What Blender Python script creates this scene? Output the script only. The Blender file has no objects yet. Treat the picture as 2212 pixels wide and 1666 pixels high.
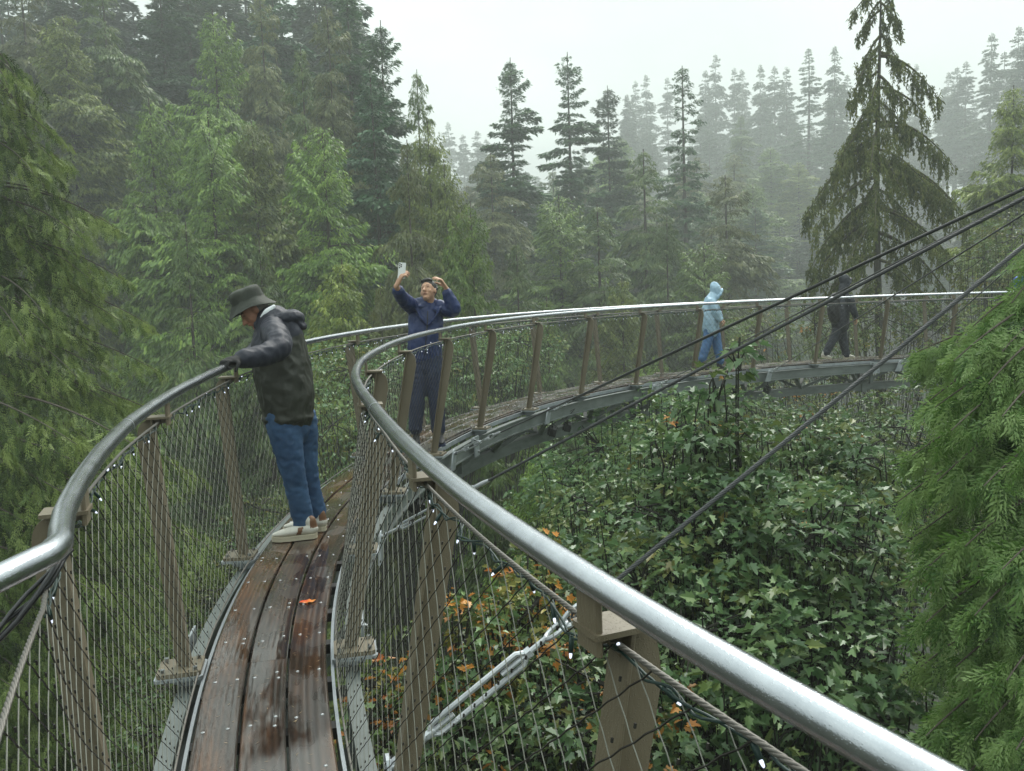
import bpy, math, random
import numpy as np
from mathutils import Vector, Matrix

C = bpy.context.scene.collection
rng = np.random.default_rng(7)
random.seed(7)

# ------------------------------------------------------------------ camera
CF, PITCH, ROLL, CAMZ = 1854.8, 0.0967, -0.0361, 1.7284     # focal length in units of a 2212 wide picture
cp, sp, cr, sr = math.cos(PITCH), math.sin(PITCH), math.cos(ROLL), math.sin(ROLL)
R0 = np.array([1., 0, 0]); U0 = np.array([0, sp, cp]); F0 = np.array([0, cp, -sp])
CR = cr * R0 + sr * U0; CU = -sr * R0 + cr * U0
cam_d = bpy.data.cameras.new('camera'); cam = bpy.data.objects.new('camera', cam_d); C.objects.link(cam)
cam.matrix_world = Matrix(((CR[0], CU[0], -F0[0], 0), (CR[1], CU[1], -F0[1], 0), (CR[2], CU[2], -F0[2], CAMZ), (0, 0, 0, 1)))
cam_d.sensor_width = 36; cam_d.lens = CF / 2212 * 36; cam_d.clip_start = 0.05; cam_d.clip_end = 3000
bpy.context.scene.camera = cam

def at(px, py, dist):
    """world point seen at (px,py) of the 2212x1666 picture, DIST metres ahead of the camera"""
    return np.array([0, 0, CAMZ]) + dist * (F0 + (px - 1106) / CF * CR - (py - 833) / CF * CU)

# ------------------------------------------------------------------ world, sun, exposure
W = bpy.data.worlds.new('World'); bpy.context.scene.world = W; W.use_nodes = True
nt = W.node_tree; nt.nodes.clear()
def wn(t, **k):
    n = nt.nodes.new(t)
    for a, b in k.items(): setattr(n, a, b)
    return n
sky = wn('ShaderNodeTexSky', sky_type='NISHITA', sun_disc=False); sky.sun_elevation = math.radians(50); sky.sun_rotation = math.radians(20)
sky.air_density = 1.0; sky.dust_density = 4.0
tc = wn('ShaderNodeTexCoord'); mp = wn('ShaderNodeMapping'); mp.inputs['Scale'].default_value = (1, 1, 2.2)
nz = wn('ShaderNodeTexNoise'); nz.inputs['Scale'].default_value = 1.6; nz.inputs['Detail'].default_value = 5; nz.inputs['Roughness'].default_value = .5
cr_ = wn('ShaderNodeValToRGB'); cr_.color_ramp.elements[0].position = .34; cr_.color_ramp.elements[1].position = .72
cr_.color_ramp.elements[0].color = (4.4, 5.15, 5.0, 1); cr_.color_ramp.elements[1].color = (7.9, 8.8, 8.3, 1)
mx = wn('ShaderNodeMix', data_type='RGBA'); mx.inputs[0].default_value = .96
bg = wn('ShaderNodeBackground'); bg.inputs[1].default_value = 0.074; wo = wn('ShaderNodeOutputWorld')
L = nt.links.new
L(tc.outputs['Generated'], mp.inputs[0]); L(mp.outputs[0], nz.inputs[0]); L(nz.outputs[0], cr_.inputs[0])
sx = wn('ShaderNodeSeparateXYZ'); L(tc.outputs['Generated'], sx.inputs[0])      # an overcast sky is brightest overhead
hr0 = wn('ShaderNodeMapRange'); hr0.inputs[1].default_value = 0; hr0.inputs[2].default_value = 1; hr0.inputs[3].default_value = .42; hr0.inputs[4].default_value = 1.9; L(sx.outputs[2], hr0.inputs[0])
sc0 = wn('ShaderNodeVectorMath', operation='SCALE'); L(cr_.outputs[0], sc0.inputs[0]); L(hr0.outputs[0], sc0.inputs['Scale'])
L(sky.outputs[0], mx.inputs[6]); L(sc0.outputs[0], mx.inputs[7]); L(mx.outputs[2], bg.inputs[0]); L(bg.outputs[0], wo.inputs[0])
sun_d = bpy.data.lights.new('sun', 'SUN'); sun = bpy.data.objects.new('sun', sun_d); C.objects.link(sun)
sun_d.energy = 1.5; sun_d.angle = math.radians(40); sun_d.color = (1, .97, .92)
sun.rotation_euler = (math.radians(40), 0, math.radians(160))
vs = bpy.context.scene.view_settings
vs.view_transform = 'Standard'; vs.look = 'None'; vs.gamma = 1; vs.use_curve_mapping = False; vs.exposure = 1.1
sc = bpy.context.scene
sc.render.engine = 'CYCLES'
cy = sc.cycles
cy.max_bounces = 7; cy.diffuse_bounces = 3; cy.glossy_bounces = 3; cy.transmission_bounces = 2; cy.volume_bounces = 4; cy.transparent_max_bounces = 8
cy.use_denoising = True; cy.caustics_reflective = False; cy.caustics_refractive = False; cy.sample_clamp_indirect = 6

# ------------------------------------------------------------------ materials
def mat(name, col, rough=.6, metal=0., var=None, vscale=3., bump=0., bscale=40., spec=.5, rvar=0., stretch=None, coords='Object', coat=0., vpos=(.4, .65)):
    m = bpy.data.materials.new(name); m.use_nodes = True; t = m.node_tree; b = t.nodes['Principled BSDF']
    b.inputs['Base Color'].default_value = (*col, 1); b.inputs['Roughness'].default_value = rough; b.inputs['Metallic'].default_value = metal
    b.inputs['Specular IOR Level'].default_value = spec; b.inputs['Coat Weight'].default_value = coat; b.inputs['Coat Roughness'].default_value = .1
    tcn = t.nodes.new('ShaderNodeTexCoord'); src = tcn.outputs[coords]
    if stretch:
        mpn = t.nodes.new('ShaderNodeMapping'); mpn.inputs['Scale'].default_value = stretch; t.links.new(src, mpn.inputs[0]); src = mpn.outputs[0]
    if var or rvar:
        n = t.nodes.new('ShaderNodeTexNoise'); n.inputs['Scale'].default_value = vscale; n.inputs['Detail'].default_value = 6; n.inputs['Roughness'].default_value = .6
        t.links.new(src, n.inputs[0])
        if var:
            r = t.nodes.new('ShaderNodeValToRGB'); r.color_ramp.elements[0].position = vpos[0]; r.color_ramp.elements[1].position = vpos[1]
            r.color_ramp.elements[0].color = (*col, 1); r.color_ramp.elements[1].color = (*var, 1)
            t.links.new(n.outputs[0], r.inputs[0]); t.links.new(r.outputs[0], b.inputs['Base Color'])
        if rvar:
            q = t.nodes.new('ShaderNodeMapRange'); q.inputs[1].default_value = .3; q.inputs[2].default_value = .7
            q.inputs[3].default_value = max(.02, rough - rvar); q.inputs[4].default_value = min(1, rough + rvar)
            t.links.new(n.outputs[0], q.inputs[0]); t.links.new(q.outputs[0], b.inputs['Roughness'])
    if bump:
        n2 = t.nodes.new('ShaderNodeTexNoise'); n2.inputs['Scale'].default_value = bscale; n2.inputs['Detail'].default_value = 4
        t.links.new(src, n2.inputs[0]); bp = t.nodes.new('ShaderNodeBump'); bp.inputs['Strength'].default_value = bump; bp.inputs['Distance'].default_value = .01
        t.links.new(n2.outputs[0], bp.inputs['Height']); t.links.new(bp.outputs[0], b.inputs['Normal'])
    return m

def droplets(m, scale=120., strength=.2, dist=.002):
    """rain drops standing on a painted or steel surface: bump from a cell pattern"""
    t = m.node_tree; b = t.nodes['Principled BSDF']
    tcn = t.nodes.new('ShaderNodeTexCoord'); v = t.nodes.new('ShaderNodeTexVoronoi'); v.inputs['Scale'].default_value = scale
    t.links.new(tcn.outputs['Object'], v.inputs[0])
    q = t.nodes.new('ShaderNodeMapRange'); q.interpolation_type = 'SMOOTHSTEP'
    q.inputs[1].default_value = .12; q.inputs[2].default_value = .32; q.inputs[3].default_value = 1; q.inputs[4].default_value = 0
    t.links.new(v.outputs['Distance'], q.inputs[0])
    s = t.nodes.new('ShaderNodeSeparateColor'); t.links.new(v.outputs['Color'], s.inputs[0])
    g = t.nodes.new('ShaderNodeMath'); g.operation = 'GREATER_THAN'; g.inputs[1].default_value = .35; t.links.new(s.outputs[0], g.inputs[0])
    mu = t.nodes.new('ShaderNodeMath'); mu.operation = 'MULTIPLY'; t.links.new(q.outputs[0], mu.inputs[0]); t.links.new(g.outputs[0], mu.inputs[1])
    bp = t.nodes.new('ShaderNodeBump'); bp.inputs['Strength'].default_value = strength; bp.inputs['Distance'].default_value = dist
    t.links.new(mu.outputs[0], bp.inputs['Height'])
    old = b.inputs['Normal'].links
    if old: t.links.new(old[0].from_socket, bp.inputs['Normal'])
    t.links.new(bp.outputs[0], b.inputs['Normal'])
    return m

def leafmat(name, c1, c2, c3=None, rough=.45, spec=.4, trans=.25, cs=.6):
    """foliage: colour differs from leaf to leaf and from clump to clump"""
    m = bpy.data.materials.new(name); m.use_nodes = True; t = m.node_tree; t.nodes.clear(); c3 = c3 or c2
    N = t.nodes.new; K = t.links.new
    o = N('ShaderNodeOutputMaterial'); b = N('ShaderNodeBsdfPrincipled'); tr = N('ShaderNodeBsdfTranslucent'); ms = N('ShaderNodeMixShader')
    b.inputs['Roughness'].default_value = rough; b.inputs['Specular IOR Level'].default_value = spec
    ge = N('ShaderNodeNewGeometry'); r = N('ShaderNodeValToRGB'); r.color_ramp.interpolation = 'LINEAR'
    e = r.color_ramp.elements; e[0].color = (*c1, 1); e[1].color = (*c3, 1); e[0].position = .1; e[1].position = .97
    k = e.new(.55); k.color = (*c2, 1)
    oi = N('ShaderNodeObjectInfo'); tcn = N('ShaderNodeTexCoord'); n = N('ShaderNodeTexNoise'); n.inputs['Scale'].default_value = cs; n.inputs['Detail'].default_value = 3
    K(tcn.outputs['Object'], n.inputs[0])
    a = N('ShaderNodeMath'); a.operation = 'MULTIPLY_ADD'; a.inputs[1].default_value = .38
    K(ge.outputs['Random Per Island'], a.inputs[0])
    s2 = N('ShaderNodeMapRange'); s2.inputs[1].default_value = .34; s2.inputs[2].default_value = .66; s2.inputs[3].default_value = 0; s2.inputs[4].default_value = .62
    K(n.outputs[0], s2.inputs[0]); K(s2.outputs[0], a.inputs[2]); K(a.outputs[0], r.inputs[0])
    hv = N('ShaderNodeHueSaturation'); q = N('ShaderNodeMapRange'); q.inputs[3].default_value = .75; q.inputs[4].default_value = 1.25
    K(oi.outputs['Random'], q.inputs[0]); K(q.outputs[0], hv.inputs['Value']); K(r.outputs[0], hv.inputs['Color'])
    K(hv.outputs[0], b.inputs['Base Color']); K(hv.outputs[0], tr.inputs[0])
    ms.inputs[0].default_value = trans; K(b.outputs[0], ms.inputs[1]); K(tr.outputs[0], ms.inputs[2]); K(ms.outputs[0], o.inputs[0])
    return m

# ------------------------------------------------------------------ mesh helpers
class MB:
    """collects shapes for ONE mesh"""
    def __init__(s): s.v = []; s.f = []; s.m = []; s.n = 0; s.uv = None
    def add(s, v, f, mi=0):
        v = np.asarray(v, float); s.v.append(v)
        s.f.extend([tuple(int(i) + s.n for i in q) for q in f]); s.m.extend([mi] * len(f)); s.n += len(v)
        return s
    def box(s, c, ax, h, mi=0, bev=0.):
        """box: centre, three axes (rows), half sizes; bev chamfers the long edges"""
        c = np.asarray(c, float); ax = np.asarray(ax, float); a, b, d = ax; x, y, z = h
        if bev:
            e = bev; pr = [(-x + e, -y), (x - e, -y), (x, -y + e), (x, y - e), (x - e, y), (-x + e, y), (-x, y - e), (-x, -y + e)]
            v = [c + a * p + b * q - d * z for p, q in pr] + [c + a * p + b * q + d * z for p, q in pr]
            f = [tuple(range(7, -1, -1)), tuple(range(8, 16))] + [(i, (i + 1) % 8, 8 + (i + 1) % 8, 8 + i) for i in range(8)]
            return s.add(v, f, mi)
        v = [c + i * x * a + j * y * b + k * z * d for k in (-1, 1) for j in (-1, 1) for i in (-1, 1)]
        return s.add(v, [(0, 2, 3, 1), (4, 5, 7, 6), (0, 1, 5, 4), (2, 6, 7, 3), (0, 4, 6, 2), (1, 3, 7, 5)], mi)
    def prism(s, poly, o, u, w, n, th, mi=0):
        """extrude a 2D outline (in u,w) by +-th along n"""
        o = np.asarray(o, float); k = len(poly)
        v = [o + p * u + q * w - th * n for p, q in poly] + [o + p * u + q * w + th * n for p, q in poly]
        f = [tuple(range(k - 1, -1, -1)), tuple(range(k, 2 * k))] + [(i, (i + 1) % k, k + (i + 1) % k, k + i) for i in range(k)]
        return s.add(v, f, mi)
    def tube(s, pts, r, n=8, mi=0, cap=True, closed=False):
        P = np.asarray(pts, float); k = len(P); r = np.broadcast_to(np.asarray(r, float), (k,))
        T = np.gradient(P, axis=0); T /= np.linalg.norm(T, axis=1)[:, None] + 1e-12
        up = np.array([0, 0, 1.]) if abs(T[0][2]) < .9 else np.array([1., 0, 0])
        nn = up - T[0] * (up @ T[0]); nn /= np.linalg.norm(nn); vs_ = []; a = np.arange(n) * 2 * math.pi / n
        for i in range(k):
            nn = nn - T[i] * (nn @ T[i]); nn /= np.linalg.norm(nn) + 1e-12; bb = np.cross(T[i], nn)
            vs_.append(P[i] + r[i] * (np.cos(a)[:, None] * nn + np.sin(a)[:, None] * bb))
        v = np.concatenate(vs_); f = [(i * n + j, i * n + (j + 1) % n, (i + 1) * n + (j + 1) % n, (i + 1) * n + j) for i in range(k - 1) for j in range(n)]
        if cap: f += [tuple(range(n - 1, -1, -1)), tuple((k - 1) * n + j for j in range(n))]
        return s.add(v, f, mi)
    def ball(s, c, r, ax=None, nu=10, nv=7, mi=0):
        c = np.asarray(c, float); r = np.broadcast_to(np.asarray(r, float), (3,)); ax = np.eye(3) if ax is None else np.asarray(ax, float)
        v = [c + ax[2] * r[2]]
        for j in range(1, nv):
            t = math.pi * j / nv
            for i in range(nu):
                p = 2 * math.pi * i / nu
                v.append(c + ax[0] * r[0] * math.sin(t) * math.cos(p) + ax[1] * r[1] * math.sin(t) * math.sin(p) + ax[2] * r[2] * math.cos(t))
        v.append(c - ax[2] * r[2]); f = [(0, 1 + i, 1 + (i + 1) % nu) for i in range(nu)]
        for j in range(nv - 2):
            f += [(1 + j * nu + i, 1 + (j + 1) * nu + i, 1 + (j + 1) * nu + (i + 1) % nu, 1 + j * nu + (i + 1) % nu) for i in range(nu)]
        b = 1 + (nv - 2) * nu; f += [(b + i, len(v) - 1, b + (i + 1) % nu) for i in range(nu)]
        return s.add(v, f, mi)
    def build(s, name, mats, parent=None, smooth=False, uv=None):
        me = bpy.data.meshes.new(name); V = np.concatenate(s.v) if s.v else np.zeros((0, 3))
        me.from_pydata(V.tolist(), [], s.f)
        for m in (mats if isinstance(mats, (list, tuple)) else [mats]): me.materials.append(m)
        if any(s.m): me.polygons.foreach_set('material_index', s.m)
        if smooth:
            me.polygons.foreach_set('use_smooth', [True] * len(me.polygons))
            if smooth != 'all': me.set_sharp_from_angle(angle=math.radians(40))
        if uv is not None:
            l = me.uv_layers.new(name='UVMap'); idx = np.empty(len(me.loops), np.int32); me.loops.foreach_get('vertex_index', idx)
            l.data.foreach_set('uv', np.asarray(uv, np.float32)[idx].ravel())
        me.update()
        o = bpy.data.objects.new(name, me); C.objects.link(o)
        if parent is not None:
            o.parent = parent
            o.matrix_parent_inverse = parent.matrix_world.inverted() if parent.parent is None else Matrix.Identity(4)
        return o

def quads_obj(name, V, nper, mats, parent=None, mi=None, faces=None):
    """fast mesh: V (N,nper,3) as N polygons of nper corners"""
    me = bpy.data.meshes.new(name); V = np.asarray(V, np.float32); n = V.shape[0] * nper
    me.vertices.add(n); me.vertices.foreach_set('co', V.reshape(-1))
    me.loops.add(n); me.loops.foreach_set('vertex_index', np.arange(n, dtype=np.int32))
    me.polygons.add(V.shape[0]); me.polygons.foreach_set('loop_start', np.arange(V.shape[0], dtype=np.int32) * nper)
    me.update(calc_edges=True)
    for m in (mats if isinstance(mats, (list, tuple)) else [mats]): me.materials.append(m)
    if mi is not None: me.polygons.foreach_set('material_index', np.asarray(mi, np.int32))
    me.validate()
    o = bpy.data.objects.new(name, me); C.objects.link(o)
    if parent is not None: o.parent = parent
    return o

def empty(name, loc=(0, 0, 0)):
    o = bpy.data.objects.new(name, None); C.objects.link(o); o.location = loc; o.empty_display_size = .2
    o.matrix_world = Matrix.Translation(loc)
    return o
def tag(o, label=None, cat=None, group=None, kind=None):
    if label: o['label'] = label
    if cat: o['category'] = cat
    if group: o['group'] = group
    if kind: o['kind'] = kind
    return o
def nrm(v): v = np.asarray(v, float); return v / (np.linalg.norm(v, axis=-1, keepdims=True) + 1e-12)
# ------------------------------------------------------------------ walkway centre line (arc length S, metres)
SG = np.arange(-3, 36, 0.1)
KN = [0, 1.5, 3, 4.5, 6, 9, 13, 18, 24.]; KV = [-.1284, -.1042, -.0488, -.0878, -.0923, -.0796, -.094, -.0863, -.0652]
kk = np.interp(SG, KN, KV)
TH = np.concatenate([[0], np.cumsum((kk[1:] + kk[:-1]) / 2 * .1)]); TH = TH - TH[30] + .5752
_dx, _dy = -np.sin(TH), np.cos(TH)
CX = np.concatenate([[0], np.cumsum((_dx[1:] + _dx[:-1]) / 2 * .1)]); CY = np.concatenate([[0], np.cumsum((_dy[1:] + _dy[:-1]) / 2 * .1)])
CX += .3069 - CX[30]; CY -= CY[30]
def frame(s):
    """position, tangent, outward-right of the centre line at S"""
    s = np.asarray(s, float)
    th = np.interp(s, SG, TH); p = np.stack([np.interp(s, SG, CX), np.interp(s, SG, CY), .0359 * s - .0009 * s * s], -1)
    t = np.stack([-np.sin(th), np.cos(th), .0359 - .0018 * s], -1); n = np.stack([np.cos(th), np.sin(th), 0 * th], -1)
    return p, nrm(t), n
def wp(s, off, z):
    p, t, n = frame(s); s = np.asarray(s, float)
    return p + n * np.broadcast_to(off, s.shape)[..., None] + np.array([0, 0, 1.]) * np.broadcast_to(z, s.shape)[..., None]
DW, HR = .2577, 1.229
LS = [1.9, 2.2, 2.5, 2.9, 3.5, 4., 4.8, 5.5, 6.4, 8, 40]; LO = [-.342, -.372, -.384, -.392, -.39, -.371, -.343, -.335, -.36, -.379, -.379]
def loff(s): return np.interp(s, LS, LO)          # the outer rail wanders a little
def roff(s): return np.interp(s, [0, 2, 3.5, 4.6, 5.4, 6.5, 40], [.478, .478, .489, .469, .468, .49, .478])

M_tan = droplets(mat('tan_paint', (.150, .122, .080), .42, var=(.205, .172, .12), vscale=7, bump=.15, bscale=160, vpos=(.35, .7), stretch=(1, 1, .35)), 210, .5, .003)
M_galv = mat('galvanised_steel', (.42, .45, .48), .42, .55, var=(.30, .33, .35), vscale=6, rvar=.12)
M_beam = mat('beam_paint', (.165, .185, .178), .45, .15, var=(.105, .12, .115), vscale=2.5, bump=.06, bscale=60, stretch=(1, 1, 3), rvar=.1)
M_steel = droplets(mat('stainless_tube', (.56, .58, .62), .21, 1.0, var=(.48, .50, .54), vscale=14, rvar=.05, bump=.06, bscale=260), 260, .22, .002)
M_rope = mat('wire_rope', (.075, .077, .08), .5, .3)
M_rope2 = mat('net_rope', (.15, .14, .125), .5, .4)
M_fit = mat('silver_fitting', (.66, .68, .71), .33, .55, var=(.5, .52, .55), vscale=12, rvar=.1)
M_wire3 = mat('net_wire_far', (.085, .083, .073), .55, .3)  # darker tone for the distant run of the paler net wires
M_wire = mat('net_wire', (.20, .20, .17), .5, .2)
M_wire2 = mat('net_wire_dark', (.035, .032, .028), .55, .4)
M_black = mat('black_plastic', (.012, .012, .014), .35)
M_gcord = mat('green_cord', (.012, .035, .03), .45)
M_bolt = mat('zinc_bolt', (.34, .35, .36), .25, .9)
M_blackgap = mat('dark_joist', (.02, .02, .02), .6)

# wet stained planks: grain runs along the UV u axis (metres)
def plankmat():
    m = bpy.data.materials.new('wet_plank'); m.use_nodes = True; t = m.node_tree; b = t.nodes['Principled BSDF']; N = t.nodes.new; K = t.links.new
    uv = N('ShaderNodeTexCoord'); ge = N('ShaderNodeNewGeometry')
    ad = N('ShaderNodeVectorMath'); ad.operation = 'ADD'; cb = N('ShaderNodeCombineXYZ'); mu = N('ShaderNodeMath'); mu.operation = 'MULTIPLY'; mu.inputs[1].default_value = 37
    K(ge.outputs['Random Per Island'], mu.inputs[0]); K(mu.outputs[0], cb.inputs[2]); K(uv.outputs['UV'], ad.inputs[0]); K(cb.outputs[0], ad.inputs[1])
    def mapped(sx, sy):
        q = N('ShaderNodeMapping'); q.inputs['Scale'].default_value = (sx, sy, 1); K(ad.outputs[0], q.inputs[0]); return q.outputs[0]
    w = N('ShaderNodeTexNoise'); w.inputs['Scale'].default_value = 1; w.inputs['Detail'].default_value = 3; K(mapped(1.6, 9), w.inputs[0])
    # growth rings as distorted bands across the width
    wa = N('ShaderNodeTexWave'); wa.wave_type = 'BANDS'; wa.bands_direction = 'Y'; wa.inputs['Scale'].default_value = 1; wa.inputs['Distortion'].default_value = 9; wa.inputs['Detail'].default_value = 2
    wa.inputs['Detail Scale'].default_value = .55; K(mapped(.42, 11), wa.inputs[0])
    fi = N('ShaderNodeTexNoise'); fi.inputs['Scale'].default_value = 1; fi.inputs['Detail'].default_value = 5; K(mapped(3, 120), fi.inputs[0])
    st = N('ShaderNodeTexNoise'); st.inputs['Scale'].default_value = 1; st.inputs['Detail'].default_value = 4; st.inputs['Roughness'].default_value = .6; K(mapped(1.5, 5.5), st.inputs[0])
    r = N('ShaderNodeValToRGB'); e = r.color_ramp.elements
    e[0].position = .36; e[0].color = (.042, .032, .026, 1); e[1].position = .62; e[1].color = (.135, .062, .026, 1); k = e.new(.49); k.color = (.062, .036, .024, 1)
    K(st.outputs[0], r.inputs[0])
    mx = N('ShaderNodeMix'); mx.data_type = 'RGBA'; mx.blend_type = 'MULTIPLY'; mx.inputs[0].default_value = .75
    gr = N('ShaderNodeValToRGB'); gr.color_ramp.elements[0].color = (.58, .56, .54, 1); gr.color_ramp.elements[1].color = (1.25, 1.2, 1.15, 1); gr.color_ramp.elements[0].position = .2
    K(wa.outputs[0], gr.inputs[0]); K(r.outputs[0], mx.inputs[6]); K(gr.outputs[0], mx.inputs[7])
    m2 = N('ShaderNodeMix'); m2.data_type = 'RGBA'; m2.blend_type = 'MULTIPLY'; m2.inputs[0].default_value = .5; K(mx.outputs[2], m2.inputs[6]); K(fi.outputs[0], m2.inputs[7])
    K(m2.outputs[2], b.inputs['Base Color'])
    # standing water film: smooth; raised grain: rough
    pu = N('ShaderNodeTexNoise'); pu.inputs['Scale'].default_value = 1; pu.inputs['Detail'].default_value = 3; K(mapped(3.2, 7), pu.inputs[0])
    pr = N('ShaderNodeMapRange'); pr.inputs[1].default_value = .42; pr.inputs[2].default_value = .6; pr.inputs[3].default_value = .34; pr.inputs[4].default_value = .05
    K(pu.outputs[0], pr.inputs[0]); K(pr.outputs[0], b.inputs['Roughness']); b.inputs['Specular IOR Level'].default_value = .55
    b.inputs['Coat Weight'].default_value = .7; b.inputs['Coat Roughness'].default_value = .06
    bs = N('ShaderNodeMapRange'); bs.inputs[1].default_value = .45; bs.inputs[2].default_value = .62; bs.inputs[3].default_value = 1.0; bs.inputs[4].default_value = .12; K(pu.outputs[0], bs.inputs[0])
    ads = N('ShaderNodeMath'); ads.operation = 'MULTIPLY_ADD'; ads.inputs[1].default_value = .5; K(fi.outputs[0], ads.inputs[0]); K(wa.outputs[0], ads.inputs[2])
    bp = N('ShaderNodeBump'); bp.inputs['Distance'].default_value = .0009; K(bs.outputs[0], bp.inputs['Strength']); K(ads.outputs[0], bp.inputs['Height'])
    b2 = N('ShaderNodeBump'); b2.inputs['Distance'].default_value = .006; b2.inputs['Strength'].default_value = .35; K(w.outputs[0], b2.inputs['Height']); K(b2.outputs[0], bp.inputs['Normal'])
    K(bp.outputs[0], b.inputs['Normal']); K(b2.outputs[0], b.inputs['Coat Normal'])
    return m
M_plank = plankmat()

walk = empty('suspended_walkway', tuple(wp(np.array(0.), 0, -.6)))
tag(walk, 'curved cliff walkway of three wet brown planks with steel handrails and wire netting', 'walkway')
S0, S1 = -1.4, 31.
ss = np.arange(S0, S1, .1)
# three lanes of boards, each lane made of boards about 3 m long butted end to end; the joints are modelled
for lane, (a, b) in enumerate(((-DW, -.0935), (-.0835, .0835), (.0935, DW))):
    mb = MB(); uvs = []; joints = [S0]
    s = S0 + (1.1, 2.3, .4)[lane]
    while s < S1: joints.append(s); s += 3.2
    joints.append(S1)
    for j0, j1 in zip(joints[:-1], joints[1:]):
        q = np.linspace(j0 + .0015, j1 - .0015, max(3, int((j1 - j0) / .1)))
        e = .006; prof = [(a, -.05), (a, -e), (a + e, 0), (b - e, 0), (b, -e), (b, -.05)]
        k = len(prof); rows = np.stack([wp(q, o, z) for o, z in prof], 1)      # (n,k,3)
        n = len(q); v = rows.reshape(-1, 3)
        f = [(i * k + j, i * k + (j + 1) % k, (i + 1) * k + (j + 1) % k, (i + 1) * k + j) for i in range(n - 1) for j in range(k)]
        f += [tuple(range(k)), tuple((n - 1) * k + j for j in range(k - 1, -1, -1))]
        mb.add(v, f); uvs += [(qq, o) for qq in q for o, z in prof]
    for sb in np.arange(S0 + .3, S1 - .3, .42):                               # carriage bolt heads in pairs
        for o in ((a + .035, b - .035)):
            for d in ((0,) if random.random() < .75 else (-.03, .03)):
                if random.random() < .06: continue
                p, t, nn = frame(sb + d + random.uniform(-.008, .008)); c = p + nn * (o + random.uniform(-.006, .006))
                mb.ball(c, (.0085, .0085, .0045), np.array([t, nn, (0, 0, 1)]), 8, 5, 1); uvs += [(sb, o)] * (2 + 8 * 4)
    mb.build('deck_board', [M_plank, M_bolt], walk, smooth=False, uv=uvs)
# joists under the boards
for sb in np.arange(S0 + .3, S1 - .3, .42):
    p, t, n = frame(sb); MB().box(p - np.array([0, 0, .075]), [n, t, (0, 0, 1)], (.285, .03, .024)).build('cross_joist', M_blackgap, walk)

# handrails: 48 mm tube
def rail_pts(side):
    if side > 0:
        q = np.arange(-.6, S1, .08); return wp(q, roff(q), HR)
    q = np.arange(1.95, S1, .08); P = wp(q, loff(q), HR)
    k = np.array([-.865, 1.56, .0]) ; k[2] = P[0][2]
    pre = np.array([[-1.02, -.2, k[2] - .035], [-.97, .5, k[2] - .018], [-.885, 1.42, k[2] - .003], [-.872, 1.52, k[2]], [-.868, 1.55, k[2]]])
    return np.concatenate([pre, P])
for side in (1, -1):
    MB().tube(rail_pts(side), .0242, 24).build('handrail', M_steel, walk, smooth='all')

for side in (1, -1):
    for s in (3.4, 6.6, 9.8, 13.0, 16.2):               # butt welds where the tube lengths meet
        off = roff if side > 0 else loff; q = np.array([s, s + .008]); MB().tube(wp(q, off(q), HR), .0249, 24, cap=False).build('rail_weld', M_galv, walk, smooth='all')
# posts, set every 1.6 m, leaning outwards
def off_at(side, s): return abs(float(roff(s) if side > 0 else loff(s)))
UPZ = np.array([0, 0, 1.])
def make_post(side, s):
    p, t, n = frame(s); u = n * side; ro = off_at(side, s)
    b0, b1 = .345, ro + .062                       # net side face of the flange at foot and at head
    zt = HR - .085                                 # top of the arm
    mb = MB(); w0, w1 = .062, .068                 # depth of the web at foot and head
    hd = .055
    P = lambda a, z: (a, z)
    # web plate with its rounded nose at the top
    poly = [(b0 + .008, 0), (b0 + w0, 0), (b1 + w1 + .004, zt - .11)]
    for k in range(1, 7):
        a = -.15 + (math.pi / 2 + .15) * k / 6; poly.append((b1 + w1 - hd + hd * math.cos(a), zt - hd - .012 + (hd + .004) * math.sin(a)))
    poly += [(b1 + .008, zt - .008)]
    mb.prism(poly, p, u, UPZ, t, .006)
    # flange facing the deck
    a0 = p + u * (b0 + .004); a1 = p + u * (b1 + .004) + UPZ * (zt - .006); ax = nrm(a1 - a0)
    fw = .035; c = (a0 + a1) / 2; mb.box(c, [t, nrm(np.cross(t, ax)), ax], (fw, .004, np.linalg.norm(a1 - a0) / 2), bev=.003)
    # arm: top plate running back over the deck side, thin web below, upright tab under the rail
    mb.box(p + u * (ro + .5 * (b1 + .03 - ro)) + UPZ * zt, [u, t, UPZ], ((b1 + .03 - ro) / 2 + .012, .042, .005), bev=.004)
    mb.prism([(ro, zt - .006), (b1 + .006, zt - .006), (b1 + .004, zt - .075), (ro + .03, zt - .028), (ro, zt - .024)], p, u, UPZ, t, .006)
    mb.box(p + u * ro + UPZ * (HR - .058), [u, t, UPZ], (.006, .036, .062), bev=.004)
    o = mb.build('post', M_tan, walk)
    pl = MB(); c = p + u * (b0 + .045) + UPZ * -.012
    pl.box(c, [u, t, UPZ], (.095, .085, .010), bev=.012)
    for i in (-1, 1):
        for j in (-1, 1): pl.tube([c + u * i * .07 + t * j * .062 + UPZ * .01, c + u * i * .07 + t * j * .062 + UPZ * .026], .011, 6, 1)
    pl.build('base_plate', [M_tan, M_bolt], o)
    br = MB(); br.box(p + u * (b0 + .045) + UPZ * -.030, [u, t, UPZ], (.105, .095, .007), bev=.012)
    br.prism([(b0 - .06, -.037), (b0 + .13, -.037), (b0 + .10, -.075), (b0 + .04, -.10), (b0 - .06, -.10)], p, u, UPZ, t, .006)
    br.build('bracket', M_galv, o)
POST_S = [8.963 + 1.5996 * k for k in range(-4, 14)]
for s in POST_S: make_post(1, s); make_post(-1, s)
make_post(1, 1.33)

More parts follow.
